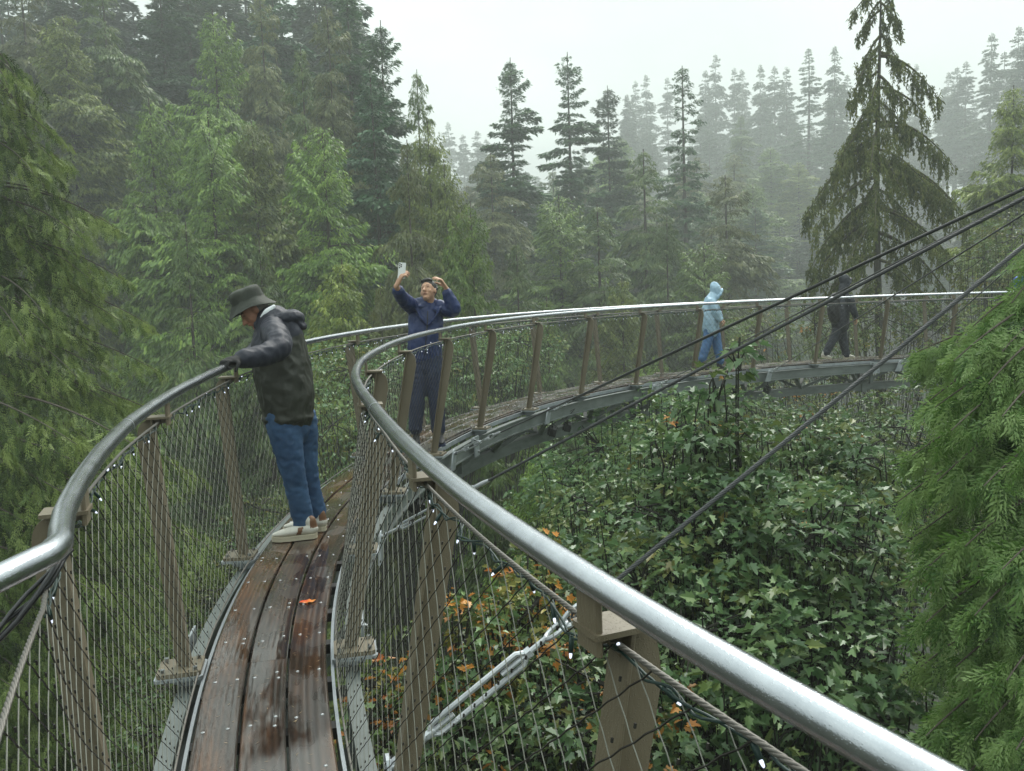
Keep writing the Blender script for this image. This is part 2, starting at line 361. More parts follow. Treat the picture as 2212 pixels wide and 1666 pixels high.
# top and bottom edge ropes and the netting between them
def netbot(side, q): return wp(q, side * .305, -.012)
def nettop(side, q):
    r = (roff(q) if side > 0 else -loff(q)); return wp(q, side * (r + .035), HR - .105 + 0 * q)
M_ropes = []
for side in (1, -1):
    lo, hi = (-1.2, 30.4)
    q = np.arange(lo, hi, .04)
    if side < 0: q = q[q > 1.2]
    for nm, fn, r in (('net_top_rope', nettop, .0075), ('net_bottom_rope', netbot, .005)):
        P = fn(side, q)
        if r > .006:                                # laid rope: three strands twisting round each other
            mb = MB(); qq = np.arange(q[0], min(q[-1], 9.), .012); Pf = fn(side, qq); _, t, n = frame(qq)
            for k in range(4):
                a = qq * 95 + k * math.pi / 2; mb.tube(Pf + (n * np.cos(a)[:, None] + UPZ * np.sin(a)[:, None]) * .0029, .0029, 5)
            mb.tube(fn(side, np.arange(9, hi, .1)), r, 6); mb.build(nm, M_rope2, walk, smooth='all')
        else: MB().tube(P, r, 6).build(nm, M_rope2, walk, smooth='all')

def netting(side):
    lo, hi = (-1.2, 30.) if side > 0 else (1.3, 30.)
    pitch, nrow = .118, 23
    V, F, MI = [], [], []; base = 0
    m = int((hi - lo) / pitch)
    for fam in (1, -1):
        for k in range(-nrow // 2, m + nrow // 2):
            i = np.arange(nrow + 1)
            s = lo + pitch * (k + fam * (i - nrow / 2) * .5)
            # knots pull each cell into a slightly wavy rhombus
            v = i / nrow; ii = np.repeat(i, 2)[:-1].astype(float); ii[1::2] += .5
            vv = ii / nrow; s2 = lo + pitch * (k + fam * (ii - nrow / 2) * .5); z = np.zeros_like(vv)
            s2[1::2] += fam * pitch * .035
            ok = (s2 > lo) & (s2 < hi)
            if ok.sum() < 2: continue
            s2, vv = s2[ok], vv[ok]
            B = netbot(side, s2); T = nettop(side, s2); P = B + (T - B) * vv[:, None]
            near = s2.mean() < 7.5; r = (.00115 if near else .00105) * (1.5 if fam < 0 else 1) * (1.0 if side > 0 else 1.0)
            n = len(P); tt = nrm(np.gradient(P, axis=0)); up = nrm(np.cross(tt, frame(s2)[2])); sd = np.cross(tt, up)
            nn = 4 if near else 3
            for j in range(nn):
                a = 2 * math.pi * j / nn; V.append(P + r * (np.cos(a) * up + np.sin(a) * sd))
            for i_ in range(n - 1):
                for j in range(nn):
                    j2 = (j + 1) % nn; F.append((base + j * n + i_, base + j2 * n + i_, base + j2 * n + i_ + 1, base + j * n + i_ + 1)); MI.append((0 if near else 2) if fam > 0 else 1)
            base += nn * n
    V = np.concatenate(V)
    mb = MB(); mb.v = [V]; mb.f = F; mb.m = MI; mb.n = len(V)
    # ferrules where the wires meet (only those near the camera can be told apart)
    kv = []
    for k in range(0, int((7 - lo) / pitch)):
        for i in range(1, nrow):
            s = lo + pitch * (k + .5 * (i % 2)) ; v = i / nrow
            if s > 7: continue
            kv.append((s, v))
    kv = np.array(kv); B = netbot(side, kv[:, 0]); T = nettop(side, kv[:, 0]); P = B + (T - B) * kv[:, 1:]
    _, t, n = frame(kv[:, 0]); up = nrm(T - B)
    for c, a, b_ in zip(P, t, up): mb.box(c, [a, np.cross(a, b_), b_], (.0018, .0018, .0040), 1)
    return mb.build('netting', [M_wire, M_wire2, M_wire3], walk)
for side in (1, -1): netting(side)

# girders: two upper beams, one lower chord, braces, splice plates
def ibeam(off, ztop, h, w, name, s0=S0, s1=S1):
    q = np.arange(s0, s1, .15); f = .008; hw = w / 2; tw = .006
    prof = [(-hw, ztop), (hw, ztop), (hw, ztop - f * 1.5), (tw, ztop - f * 1.5), (tw, ztop - h + f * 1.5), (hw, ztop - h + f * 1.5), (hw, ztop - h), (-hw, ztop - h), (-hw, ztop - h + f * 1.5), (-tw, ztop - h + f * 1.5), (-tw, ztop - f * 1.5), (-hw, ztop - f * 1.5)]
    prof = [(-hw, ztop), (hw, ztop), (hw, ztop - h), (-hw, ztop - h)] if name != 'side_beam' else prof
    k = len(prof); v = np.stack([wp(q, off + a, z) for a, z in prof], 1).reshape(-1, 3); n = len(q)
    F = [(i * k + j, i * k + (j + 1) % k, (i + 1) * k + (j + 1) % k, (i + 1) * k + j) for i in range(n - 1) for j in range(k)]
    F += [tuple(range(k)), tuple((n - 1) * k + j for j in range(k - 1, -1, -1))]
    return MB().add(v, F).build(name, M_beam if name != 'edge_angle' else M_galv, walk)
ibeam(.375, -.10, .17, .065, 'side_beam'); ibeam(-.375, -.10, .17, .065, 'side_beam')
ibeam(0, -.50, .15, .12, 'bottom_chord')
ibeam(.285, -.045, .05, .014, 'edge_angle'); ibeam(-.285, -.045, .05, .014, 'edge_angle')
SPL = [4.7, 10.25, 15.9, 21.6, 27.3]
def strut(a, b, w=.03):
    ax = nrm(b - a); sd = nrm(np.cross(ax, UPZ)); return MB().box((a + b) / 2, [sd, np.cross(ax, sd), ax], (w, w * .8, np.linalg.norm(b - a) / 2)).build('strut', M_beam, walk)
for i, s in enumerate(np.arange(SPL[0] - 5.6, 30, 1.4)):
    for side in (1, -1):
        for d in (-.42, .42):
            strut(wp(np.array(s + d), side * .36, -.27), wp(np.array(s), side * .03, -.52))
for s in SPL:
    for side in (1, -1):
        p, t, n = frame(s); u = n * side
        mb = MB(); mb.box(p + u * .436 + UPZ * -.175, [t, UPZ, u], (.075, .115, .006))
        mb.box(p + u * .436 + t * -.10 + UPZ * -.085, [t, UPZ, u], (.05, .028, .006))
        for dt, dz in ((.035, -.14), (.035, -.24), (-.09, -.085)):
            c = p + u * .442 + t * dt + UPZ * dz; mb.tube([c, c + u * .014], .016, 6, 1); mb.tube([c + u * .014, c + u * .024], .008, 8, 1)
        mb.build('splice_plate', [M_galv, M_bolt], walk)
        q = MB(); q.box(p + u * .085 + UPZ * -.575, [t, UPZ, u], (.06, .11, .012)); q.box(p + u * .2 + t * .06 + UPZ * -.38, [t, UPZ, u], (.03, .13, .03))
        q.build('hanger_plate', M_beam, walk)

# ------------------------------------------------------------------ stay cables
ANC = at(2560, 245, 3.5)
def lug(s):
    p, t, n = frame(s); c = p + n * .448 + UPZ * -.11
    mb = MB(); poly = [(-.11, -.16), (.02, -.16), (.07, -.02)] + [(.045 * math.cos(a) + .03, .045 * math.sin(a) + .01) for a in np.linspace(.1, 2.6, 7)]
    mb.prism(poly, c, t, UPZ, n, .008); mb.tube([c + t * .03 + UPZ * .01 - n * .016, c + t * .03 + UPZ * .01 + n * .024], .018, 8, 1)
    mb.build('cable_lug', [M_galv, M_bolt], walk)
    return c + t * .03 + UPZ * .01 + n * .012
def stay(s, rr, label, end=None, Lt=.62, start=None, fs=1.):
    a = lug(s) if start is None else start; e = ANC if end is None else end; d = nrm(e - a); Ltot = np.linalg.norm(e - a)
    root = empty('stay_cable', tuple(a)); tag(root, label, 'cable', 'steel stay cables holding the walkway')
    up = nrm(np.cross(d, UPZ)); sd = np.cross(up, d); sc_ = rr / .009
    g = .016 * fs
    P = lambda x, y=0, z=0: a + d * x + sd * y + up * z
    tb = MB()                                       # fork, threaded rods and open body of the turnbuckle
    tb.tube([P(-.02), P(.06), P(.17)], np.array([.016, .013, .011]) * fs, 10); tb.ball(P(0), (.026, .012, .026), [d, sd, up], 10, 7)
    tb.tube([P(.17), P(.19)], .018, 6)
    x0, x1 = .19, .19 + Lt * .58
    for sg in (-1, 1): tb.tube([P(x0, sg * .006), P(x0 + .03, sg * g * 1.25), P(x1 - .03, sg * g * 1.25), P(x1, sg * .006)], np.array([.009, .0085, .0085, .009]) * fs, 8)
    tb.tube([P(x0 - .01), P(x0 + .11)], .008 * fs, 8); tb.tube([P(x1 - .12), P(x1 + .1)], .0085 * fs, 8); tb.tube([P(x1), P(x1 + .022)], .017 * fs, 6)
    tb.tube([P(x0 - .012), P(x0 + .02)], .0165, 10)
    tb.build('turnbuckle', M_fit, root, smooth=True)
    xs = x1 + .1; sh = MB()
    ring = [P(xs + .045 - .05 * math.cos(t_), 0, .024 * fs * math.sin(t_)) for t_ in np.linspace(0, 2 * math.pi, 17)]; sh.tube(ring, .007 * fs, 7, cap=False)
    sh.tube([P(xs + .095, -.02), P(xs + .095, .02)], .009, 8)
    ring2 = [P(xs + .15 - .075 * math.cos(t_), .02 * fs * math.sin(t_), .006) for t_ in np.linspace(0, 2 * math.pi, 17)]; sh.tube(ring2, .007 * fs, 7, cap=False)
    sh.build('shackle', M_fit, root, smooth=True)
    so = MB(); so.tube([P(xs + .20), P(xs + .22), P(xs + .30), P(xs + .34)], np.array([.012, .0165, .0165, .011]) * fs, 12); so.build('socket', M_fit, root, smooth=True)
    c0 = xs + .15; st = MB()
    xx = np.concatenate([np.arange(c0 + .06, min(Ltot, 60), .02)]); ln = 6
    for k in range(ln):                              # six laid strands
        ph = xx * (2 * math.pi / (rr * 16)) + k * 2 * math.pi / ln
        st.tube(a + d * xx[:, None] + (sd * np.cos(ph)[:, None] + up * np.sin(ph)[:, None]) * rr * .62, rr * .40, 5)
    # the loop of rope round the thimble
    st.tube([P(c0 + .12, -.012, 0), P(c0, -.018, 0), P(c0 - .03, 0, 0), P(c0, .018, 0), P(c0 + .12, .012, 0)], rr * .75, 7)
    st.build('rope', M_rope, root, smooth='all')
    return root
stay(3.2, .0095, 'thick stay cable nearest the camera with a long silver turnbuckle below the handrail', Lt=.8, fs=1.35)
stay(6.3, .0095, 'stay cable whose socket peeps out just above the front handrail', Lt=.75)
stay(9.4, .0085, 'stay cable anchored at the bolted splice plate beside the man in blue')
stay(12.6, .0085, 'stay cable anchored midway along the walkway beam, running close above its neighbour')
stay(15.75, .0065, 'thin stay cable anchored on the beam left of the maple sapling')
stay(18.9, .0065, 'thin stay cable with silver fitting below and left of the dark walker')
stay(22.15, .0065, 'thin stay cable whose silver fitting is farthest right, beside the green cedar')

# ------------------------------------------------------------------ string lights along the net top ropes
M_led = bpy.data.materials.new('led_bulb'); M_led.use_nodes = True
_b = M_led.node_tree.nodes['Principled BSDF']; _b.inputs['Base Color'].default_value = (.8, .85, 1, 1); _b.inputs['Emission Color'].default_value = (.78, .84, 1, 1); _b.inputs['Emission Strength'].default_value = .5
_b.inputs['Roughness'].default_value = .15
def lights(side, label):
    root = empty('string_lights', tuple(wp(np.array(3.), side * .4, HR))); tag(root, label, 'string lights')
    lo = -.9 if side > 0 else 1.95
    q = np.arange(lo, 30, .02); _, t, n = frame(q); P = nettop(side, q) - UPZ * .012
    rs = np.random.default_rng(3 if side > 0 else 4)
    wob = np.interp(q, np.arange(lo - 1, 32, .11), rs.normal(0, 1, int((33 - lo) / .11) + 3)[:len(np.arange(lo - 1, 32, .11))])
    wob2 = np.interp(q, np.arange(lo - 1, 32, .13), rs.normal(0, 1, 400)[:len(np.arange(lo - 1, 32, .13))])
    for k in range(2):
        ph = q * 42 + k * math.pi
        X = P + n * (np.cos(ph) * .004 + wob * .010)[:, None] + UPZ * (np.sin(ph) * .004 - np.abs(wob2) * .012)[:, None]
        cut = q < 9
        mb = MB(); mb.tube(X[cut], .0026, 5)
        mb.tube(X[~cut][::3], .004, 4); mb.build('cord', M_gcord, root, smooth='all')
    base = P + n * (wob * .010)[:, None] - UPZ * (np.abs(wob2) * .012)[:, None]
    far = MB(); s = lo + .05; cnt = 0; lim = 96
    while s < 29.5:
        i = int((s - lo) / .02); c = base[min(i, len(base) - 1)]
        dr = nrm(n[min(i, len(n) - 1)] * rs.normal(0, .5) + UPZ * rs.choice([-1., -.8, -.6, .5], p=[.45, .2, .15, .2]) + t[min(i, len(t) - 1)] * rs.normal(0, .6))
        sc_ = 1.0 if s < 9 else 1.1
        if cnt < lim:
            mb = MB(); mb.tube([c, c + dr * .012, c + dr * .030], [.004, .0052, .0046], 7)
            h = mb.build('bulb_holder', M_gcord, root, smooth='all')
            b = MB(); b.tube([c + dr * .030, c + dr * .033, c + dr * .038, c + dr * .040], [.0028, .0030, .0022, .0010], 7); b.build('bulb', M_led, h, smooth='all')
            cnt += 1
        else:
            far.tube([c, c + dr * .03], .005, 4, 0); far.tube([c + dr * .03, c + dr * .039], .0028, 4, 1)
        s += .14 + rs.uniform(-.05, .07)
    o = far.build('distant_bulbs', [M_gcord, M_led], root); tag(o, kind='stuff')
lights(1, 'green cord of small white lights twisted round the rope of the right-hand netting')
lights(-1, 'green cord of small white lights twisted round the rope of the left-hand netting')
# thick black feed cable hanging from the left handrail corner
mb = MB()
k0 = wp(np.array(2.05), -.35, HR - .04)
for j in range(3):
    pts = [k0 + np.array([-.0 + .006 * j, 0, 0])]
    for u_ in np.linspace(.08, 1, 14): pts.append(k0 + np.array([-.16 * u_ ** .9 + .008 * math.sin(u_ * 9 + j * 2), -.62 * u_, -.02 - .10 * u_ - .09 * math.sin(u_ * 2.6) + .010 * math.cos(u_ * 11 + j * 2.1)]))
    mb.tube(pts, [.0062, .005, .0045][j], 8)
tag(mb.build('power_cable', M_black, None, smooth='all'), 'bundle of black feed cables drooping under the handrail corner at the left edge', 'cable')

# floodlights hung below the beam, with their loose wiring
M_flood = mat('flood_black', (.012, .012, .013), .4); M_lens = mat('flood_lens', (.05, .055, .06), .1, spec=.8)
def flood(s, dy, label):
    p, t, n = frame(s); c = p + n * .30 + UPZ * -.46 + t * dy
    root = empty('floodlight', tuple(c)); tag(root, label, 'floodlight', 'floodlights slung under the walkway beam')
    ax = nrm(t * .5 + UPZ * -.25 + n * .8); sd = nrm(np.cross(ax, UPZ)); up = np.cross(sd, ax)
    mb = MB(); mb.box(c, [sd, up, ax], (.085, .06, .045), bev=.012); mb.prism([(-.07, .06), (.07, .06), (.05, .085), (-.05, .085)], c, sd, up, ax, .03)
    for k in range(5): mb.box(c - ax * .055 + sd * (-.06 + .03 * k), [sd, up, ax], (.003, .05, .012))
    mb.build('housing', M_flood, root)
    MB().box(c + ax * .047, [sd, up, ax], (.07, .045, .003)).build('lens', M_lens, root)
    b = MB(); b.tube([c + sd * .092, c + sd * .095 + UPZ * .10, c - sd * .095 + UPZ * .10, c - sd * .092], .007, 5); b.tube([c + UPZ * .10, c + UPZ * .2], .012, 6); b.build('yoke', M_flood, root)
    w = MB(); P0 = c - ax * .05
    for k in range(3):
        a = [P0 + UPZ * .02 + sd * random.uniform(-.05, .05)]
        for m_ in range(5): a.append(a[-1] + np.array([random.uniform(-.06, .06), random.uniform(-.04, .04), random.uniform(-.03, .07)]))
        a.append(c + UPZ * .2 + t * random.uniform(-.2, .2)); w.tube(a, .005, 5)
    w.build('wiring', M_black, root, smooth='all')
flood(8.55, .0, 'black floodlight under the beam beside the bolted splice plate near the man in blue')
flood(8.95, .12, 'black floodlight under the beam, behind and right of the one at the splice plate')
flood(13.0, .0, 'black floodlight tangled in wires under the beam mid-walkway')
flood(13.35, .1, 'black floodlight just right of the wire tangle under the beam mid-walkway')
flood(18.2, .0, 'black floodlight below the walker in dark rain clothes, left one of the pair')
flood(18.9, .1, 'black floodlight below the walker in dark rain clothes, right one of the pair')

# fallen leaf on the right plank
M_fleaf = mat('fallen_leaf', (.62, .22, .02), .35, var=(.65, .07, .02), vscale=18, vpos=(.42, .6))
p, t, n = frame(4.8); c = p + n * .145 + UPZ * .004
mb = MB(); outl = [(-.048, -.008), (-.040, .012), (-.026, .017), (-.016, .026), (0, .025), (.012, .028), (.026, .020), (.038, .022), (.052, .010), (.040, 0), (.047, -.010), (.030, -.015), (.015, -.022), (0, -.024), (-.012, -.022), (-.026, -.022), (-.036, -.014)]
V = [c + UPZ * .006] + [c + n * a * .9 + t * b * .9 + UPZ * (.003 + .10 * abs(b) ** 1.2 * .4 + .003 * math.sin(a * 150)) for a, b in outl]
mb.add(V, [(0, 1 + i, 1 + (i + 1) % len(outl)) for i in range(len(outl))]); mb.tube([c, c - t * .025 + UPZ * .005, c - t * .045 + n * .004], .0011, 5)
tag(mb.build('fallen_leaf', M_fleaf, None, smooth='all'), 'small orange autumn leaf lying on the right plank', 'leaf')

# needles and bits of bark washed onto the boards
rs = np.random.default_rng(77); sN = 2.4 + 9 * rs.random(330) ** 1.3; oN = rs.uniform(-.235, .235, 330); pN, tN, nN = frame(sN)
oN = np.where(np.abs(np.abs(oN) - .0885) < .012, oN + .03, oN)
ang = rs.random(330) * 6.28; a_ = tN * np.cos(ang)[:, None] + nN * np.sin(ang)[:, None]; b_ = np.cross(UPZ, a_); ln = rs.uniform(.004, .016, 330)[:, None]; wd = rs.uniform(.0007, .0016, 330)[:, None]
c_ = pN + nN * oN[:, None] + UPZ * .0022
lit = quads_obj('needle_litter', np.stack([c_ - a_ * ln, c_ + b_ * wd, c_ + a_ * ln + UPZ * .0015, c_ - b_ * wd], 1), 4, mat('needle_litter', (.30, .22, .12), .5, var=(.12, .08, .04), vscale=30)); tag(lit, kind='stuff')
# ------------------------------------------------------------------ terrain
def tz(x, y):
    x = np.asarray(x, float); y = np.asarray(y, float)
    r = np.hypot(x, y); az = np.degrees(np.arctan2(x, y))            # azimuth, positive to the right
    left = 1 / (1 + np.exp((az + 4) / 5.))                            # steep near slope on the left
    far = -34 + 52 * np.clip((r - 70) / 130, 0, 3) ** 1.1
    farR = -34 + (10 * np.clip((az - 5) / 15, 0, 1)) + 46 * np.clip((r - 60) / 130, 0, 3) ** 1.1
    lf = -34 + 34 * np.clip((r - 38) / 40, 0, 6) ** 1.05
    z = far * (1 - left) + lf * left
    rr = np.clip((az - 5) / 20, 0, 1); z = z * (1 - rr) + farR * rr
    z = np.minimum(z, 0 + .16 * (r - 100).clip(0, 140)) - 40 * np.clip((r - 255) / 60, 0, 1)
    near = np.exp(-np.clip(x + 4 - y * .25, -40, 0) ** 2 / 30.) * np.exp(-(r / 22.) ** 4)    # ledge on the cliff side below the walkway
    z = z + near * 17 + 1.1 * np.sin(x * .21 + 1) * np.cos(y * .17) + .5 * np.sin(x * .6) * np.sin(y * .53 + 2)
    return z
gx = np.linspace(-285, 365, 200)
gy = np.linspace(-120, 350, 170)
GX, GY = np.meshgrid(gx, gy); V = np.stack([GX, GY, tz(GX, GY)], -1).reshape(-1, 3); nx, ny = len(gx), len(gy)
me = bpy.data.meshes.new('ground'); me.from_pydata(V.tolist(), [], [(j * nx + i, j * nx + i + 1, (j + 1) * nx + i + 1, (j + 1) * nx + i) for j in range(ny - 1) for i in range(nx - 1)])
me.materials.append(mat('forest_floor', (.014, .022, .008), .95, var=(.026, .026, .012), vscale=.6, bump=.6, bscale=2)); me.polygons.foreach_set('use_smooth', [True] * len(me.polygons))
g = bpy.data.objects.new('ground', me); C.objects.link(g); tag(g, kind='structure')

# ------------------------------------------------------------------ foliage generators (numpy)
def kites(p, ax, sd, l, w, fold=0.):
    """pointed leaf-shaped quads; (N,4,3)"""
    l = np.asarray(l)[..., None]; w = np.asarray(w)[..., None]
    m = p + ax * l * .42
    return np.stack([p, m + sd * w * .5, p + ax * l, m - sd * w * .5], 1)
def jit(n, s, r): return r.normal(0, s, (n, 3))
def perp(a, r):
    v = r.normal(0, 1, a.shape); v -= a * (v * a).sum(-1, keepdims=True); return nrm(v)

def conifer_mesh(H, prof, r, nbr=260, z0=.12, rise=.25, droop=.55, wid=.34, ncard=40000, cl=.3, cw=.11, hang=.5, jt=.25, twig=9, gap=0., inner=.0, lenj=.3, tilt=0., tipup=0.):
    """crown cards + limb paths of a conifer; prof(u)->radius at relative height u"""
    u = z0 + (1 - z0) * np.sort(r.random(nbr)) ** .72; u[-1] = .995
    phi = np.arange(nbr) * 2.39996 + r.normal(0, .35, nbr)
    # branches gather in uneven storeys
    u = np.clip(u + .006 * np.sin(u * H * 1.9) , 0, 1)
    Lb = prof(u) * (1 - lenj + 2 * lenj * r.random(nbr)); Lb *= 1 + .28 * np.sin(u * 31 + 2.1 * np.cos(phi) + nbr) + .18 * np.sin(u * 77 + 3 * np.sin(phi)); Lb = np.maximum(Lb, .12)
    if gap: Lb *= np.where(r.random(nbr) < gap, r.uniform(.25, .6, nbr), 1)
    d = np.stack([np.cos(phi), np.sin(phi), 0 * phi], 1)
    rs_ = rise * (1 + r.normal(0, .25, nbr)) + .9 * np.clip((u - .9) / .1, 0, 1) + tilt; dr = droop * (1 + r.normal(0, .2, nbr)) * np.clip((1 - u) / .12, .15, 1)
    def bp(i, t): return d[i] * (Lb[i] * t)[:, None] * 1 + np.array([0, 0, 1.]) * (u[i] * H + Lb[i] * (rs_[i] * t - dr[i] * t ** 2 + tipup * t ** 4))[:, None]
    wgt = (Lb + .25) ** 1.25; wgt /= wgt.sum(); bi = r.choice(nbr, ncard, p=wgt)
    nt_ = np.maximum(3, (Lb * twig / 1.0)).astype(int)
    k = np.floor(np.maximum(inner, r.random(ncard) ** .75) * nt_[bi]); tt = (k + .5) / nt_[bi]
    hsh = np.sin(bi * 12.9898 + k * 78.233) * 43758.5453; hsh -= np.floor(hsh); h2 = (hsh * 17.31) % 1
    sgn = np.where(r.random(ncard) < .5, -1, 1)
    wm = wid * Lb[bi] * np.sin(np.pi * np.clip(tt * .82 + .16, 0, 1)) * (.6 + .8 * h2) + .12
    q = r.random(ncard) ** .8
    lat = np.stack([-d[bi, 1], d[bi, 0], 0 * tt], 1) * sgn[:, None]
    out = d[bi]
    P = bp(bi, np.clip(tt, 0, 1)) + lat * (wm * q)[:, None] + out * (wm * q * .6)[:, None] - np.array([0, 0, 1.]) * (wm * q ** 2 * (hang * .7) * (.5 + hsh))[:, None]
    P += r.normal(0, .035, P.shape)
    ax = nrm(lat * .6 + out * .75 + np.array([0, 0, -1.]) * (hang * (.5 + 1.0 * q) + .15)[:, None] + jit(ncard, jt, r))
    sd = nrm(np.cross(ax, nrm(np.array([0, 0, 1.]) + jit(ncard, .45, r))))
    s = (.6 + .8 * r.random(ncard)) * np.clip(.35 + 1.1 * Lb[bi] / (Lb.max() * .5), .45, 1.)
    K = kites(P, ax, sd, cl * s, cw * s)
    limbs = []
    for i in range(nbr):
        t = np.linspace(0, 1, 5); limbs.append((bp(np.full(5, i), t), max(.008, Lb[i] * .011)))
    return K, limbs

def trunk_mb(H, r0, r, lean=0., limbs=(), nseg=9, ns=14, rtop=.02):
    mb = MB(); z = np.linspace(0, 1, ns)
    x = lean * z ** 2 + .04 * np.sin(z * 7 + r.random() * 6); y = .04 * np.cos(z * 6 + r.random() * 6)
    mb.tube(np.stack([x, y, z * H], 1), r0 * (1 - z) ** 1.05 + rtop, nseg)
    for P, rb in limbs: mb.tube(P, np.linspace(rb, rb * .3, len(P)), 4, cap=False)
    return mb

M_bark = mat('conifer_bark', (.055, .042, .032), .85, var=(.09, .075, .06), vscale=5, bump=.5, bscale=12, stretch=(1, 1, .25))
M_moss = mat('mossy_bark', (.07, .075, .018), .9, var=(.05, .04, .03), vscale=7, bump=.5, bscale=15)
M_bark2 = mat('broadleaf_bark', (.014, .012, .009), .85, var=(.032, .032, .020), vscale=9, bump=.3, bscale=20)
ML_cedar = leafmat('cedar_leaf', (0.062, 0.121, 0.021), (0.155, 0.256, 0.042), (0.296, 0.406, 0.076), cs=1.8)
ML_cedar2 = leafmat('cedar_leaf_olive', (0.069, 0.114, 0.021), (0.187, 0.242, 0.042), (0.329, 0.378, 0.076), cs=1.8)
ML_hem = leafmat('hemlock_leaf', (0.045, 0.091, 0.021), (0.106, 0.170, 0.038), (0.195, 0.236, 0.067), cs=1.8)
ML_brown = leafmat('hemlock_brown', (0.061, 0.085, 0.026), (0.141, 0.164, 0.051), (0.213, 0.218, 0.075), cs=1.8)
ML_fir = leafmat('fir_leaf', (0.024, 0.066, 0.027), (0.060, 0.139, 0.054), (0.119, 0.215, 0.070), cs=1.8)
ML_blue = leafmat('fir_leaf_blue', (0.035, 0.092, 0.047), (0.084, 0.187, 0.089), (0.149, 0.280, 0.131), cs=1.8)
ML_far = leafmat('far_leaf', (0.028, 0.060, 0.028), (0.057, 0.104, 0.045), (0.100, 0.138, 0.058), cs=1.3)

def make_proto(name, H, prof, matl, seed, r0=.33, limb_every=1, **k):
    r = np.random.default_rng(seed); K, limbs = conifer_mesh(H, prof, r, **k)
    root = empty(name, (0, 0, 0))
    trunk_mb(H, r0, r, limbs=limbs[::limb_every]).build('trunk', M_bark, root, smooth=True)
    quads_obj('crown', K, 4, matl, root)
    root['H'] = H
    return root
def cone(R, p=.8, c=.0): return lambda u: R * np.clip(1 - u, 0, 1) ** p + c
def column(R, top=.3): return lambda u: R * np.clip((1 - u) / top, 0, 1) ** .75 * (.85 + .15 * np.cos(u * 14))

PROTO = {
 'cedar': make_proto('red_cedar', 36, column(4.3, .55), ML_cedar, 11, nbr=460, ncard=210000, cl=.21, cw=.068, hang=.75, droop=.5, wid=.36, z0=.15, tipup=.25),
 'cedar2': make_proto('red_cedar', 36, column(3.6, .45), ML_cedar2, 12, nbr=420, ncard=190000, cl=.20, cw=.066, hang=.65, droop=.35, wid=.38, z0=.15, tipup=.2),
 'hemlock': make_proto('hemlock', 36, column(4.0, .6), ML_hem, 13, nbr=250, ncard=140000, cl=.24, cw=.06, hang=.95, droop=.75, wid=.36, z0=.15, gap=.2),
 'brown': make_proto('hemlock', 36, column(4.0, .6), ML_brown, 14, nbr=230, ncard=140000, cl=.24, cw=.06, hang=1.0, droop=.85, wid=.40, z0=.15, gap=.15),
 'blue': make_proto('fir', 36, column(3.9, .65), ML_blue, 15, nbr=220, ncard=90000, cl=.26, cw=.11, hang=.3, droop=.45, wid=.40, z0=.15, gap=.1),
 'fir': make_proto('douglas_fir', 36, column(4.0, .8), ML_fir, 16, nbr=380, ncard=135000, cl=.26, cw=.085, hang=.22, droop=.42, wid=.34, z0=.15, gap=.4, tipup=.2, inner=.10, lenj=.5),
 'fir2': make_proto('douglas_fir', 36, column(3.7, .75), ML_fir, 17, nbr=330, ncard=115000, cl=.26, cw=.085, hang=.25, droop=.55, wid=.34, z0=.15, gap=.45, tipup=.3, inner=.12, lenj=.5),
 'sparse': make_proto('sparse_fir', 36, column(3.3, .8), ML_fir, 18, nbr=280, ncard=60000, cl=.22, cw=.075, hang=.5, droop=.15, rise=.12, wid=.22, z0=.15, gap=.35, inner=.4),
 'far': make_proto('misty_fir', 36, column(3.6, .8), ML_far, 19, nbr=190, ncard=20000, cl=.5, cw=.2, hang=.3, droop=.45, wid=.36, z0=.2, gap=.2, limb_every=3),
 'far2': make_proto('misty_fir', 36, cone(4.2, .7), ML_far, 20, nbr=210, ncard=20000, cl=.5, cw=.2, hang=.5, droop=.6, wid=.38, z0=.2, gap=.2, limb_every=3),
 'far3': make_proto('misty_fir', 36, column(3.0, .5), ML_far, 21, nbr=170, ncard=16000, cl=.5, cw=.2, hang=.3, droop=.3, wid=.36, z0=.2, gap=.35, limb_every=3),
}
USED = set()
def plant(kind, px, py, dist, label, group=None, wide=1., cat='conifer', base=None, name=None, rot=None, lean=0.):
    top = at(px, py, dist); b = float(tz(top[0], top[1])) - .4 if base is None else base; h = top[2] - b
    p0 = PROTO[kind]; s = h / 36.
    if kind in USED:
        o = p0.copy(); C.objects.link(o); 
        for ch in p0.children:
            c = ch.copy(); C.objects.link(c); c.parent = o; c.matrix_parent_inverse = Matrix.Identity(4)
    else: o = p0; USED.add(kind)
    o.location = (top[0], top[1], b); w = wide * (s ** .35)
    o.scale = (w, w, s); o.rotation_euler = (lean, 0, random.uniform(0, 6.28) if rot is None else rot)
    if 'H' in o: del o['H']
    o['label'] = label; o['category'] = cat
    if group: o['group'] = group
    return o
for p_ in PROTO.values():
    del p_['H']

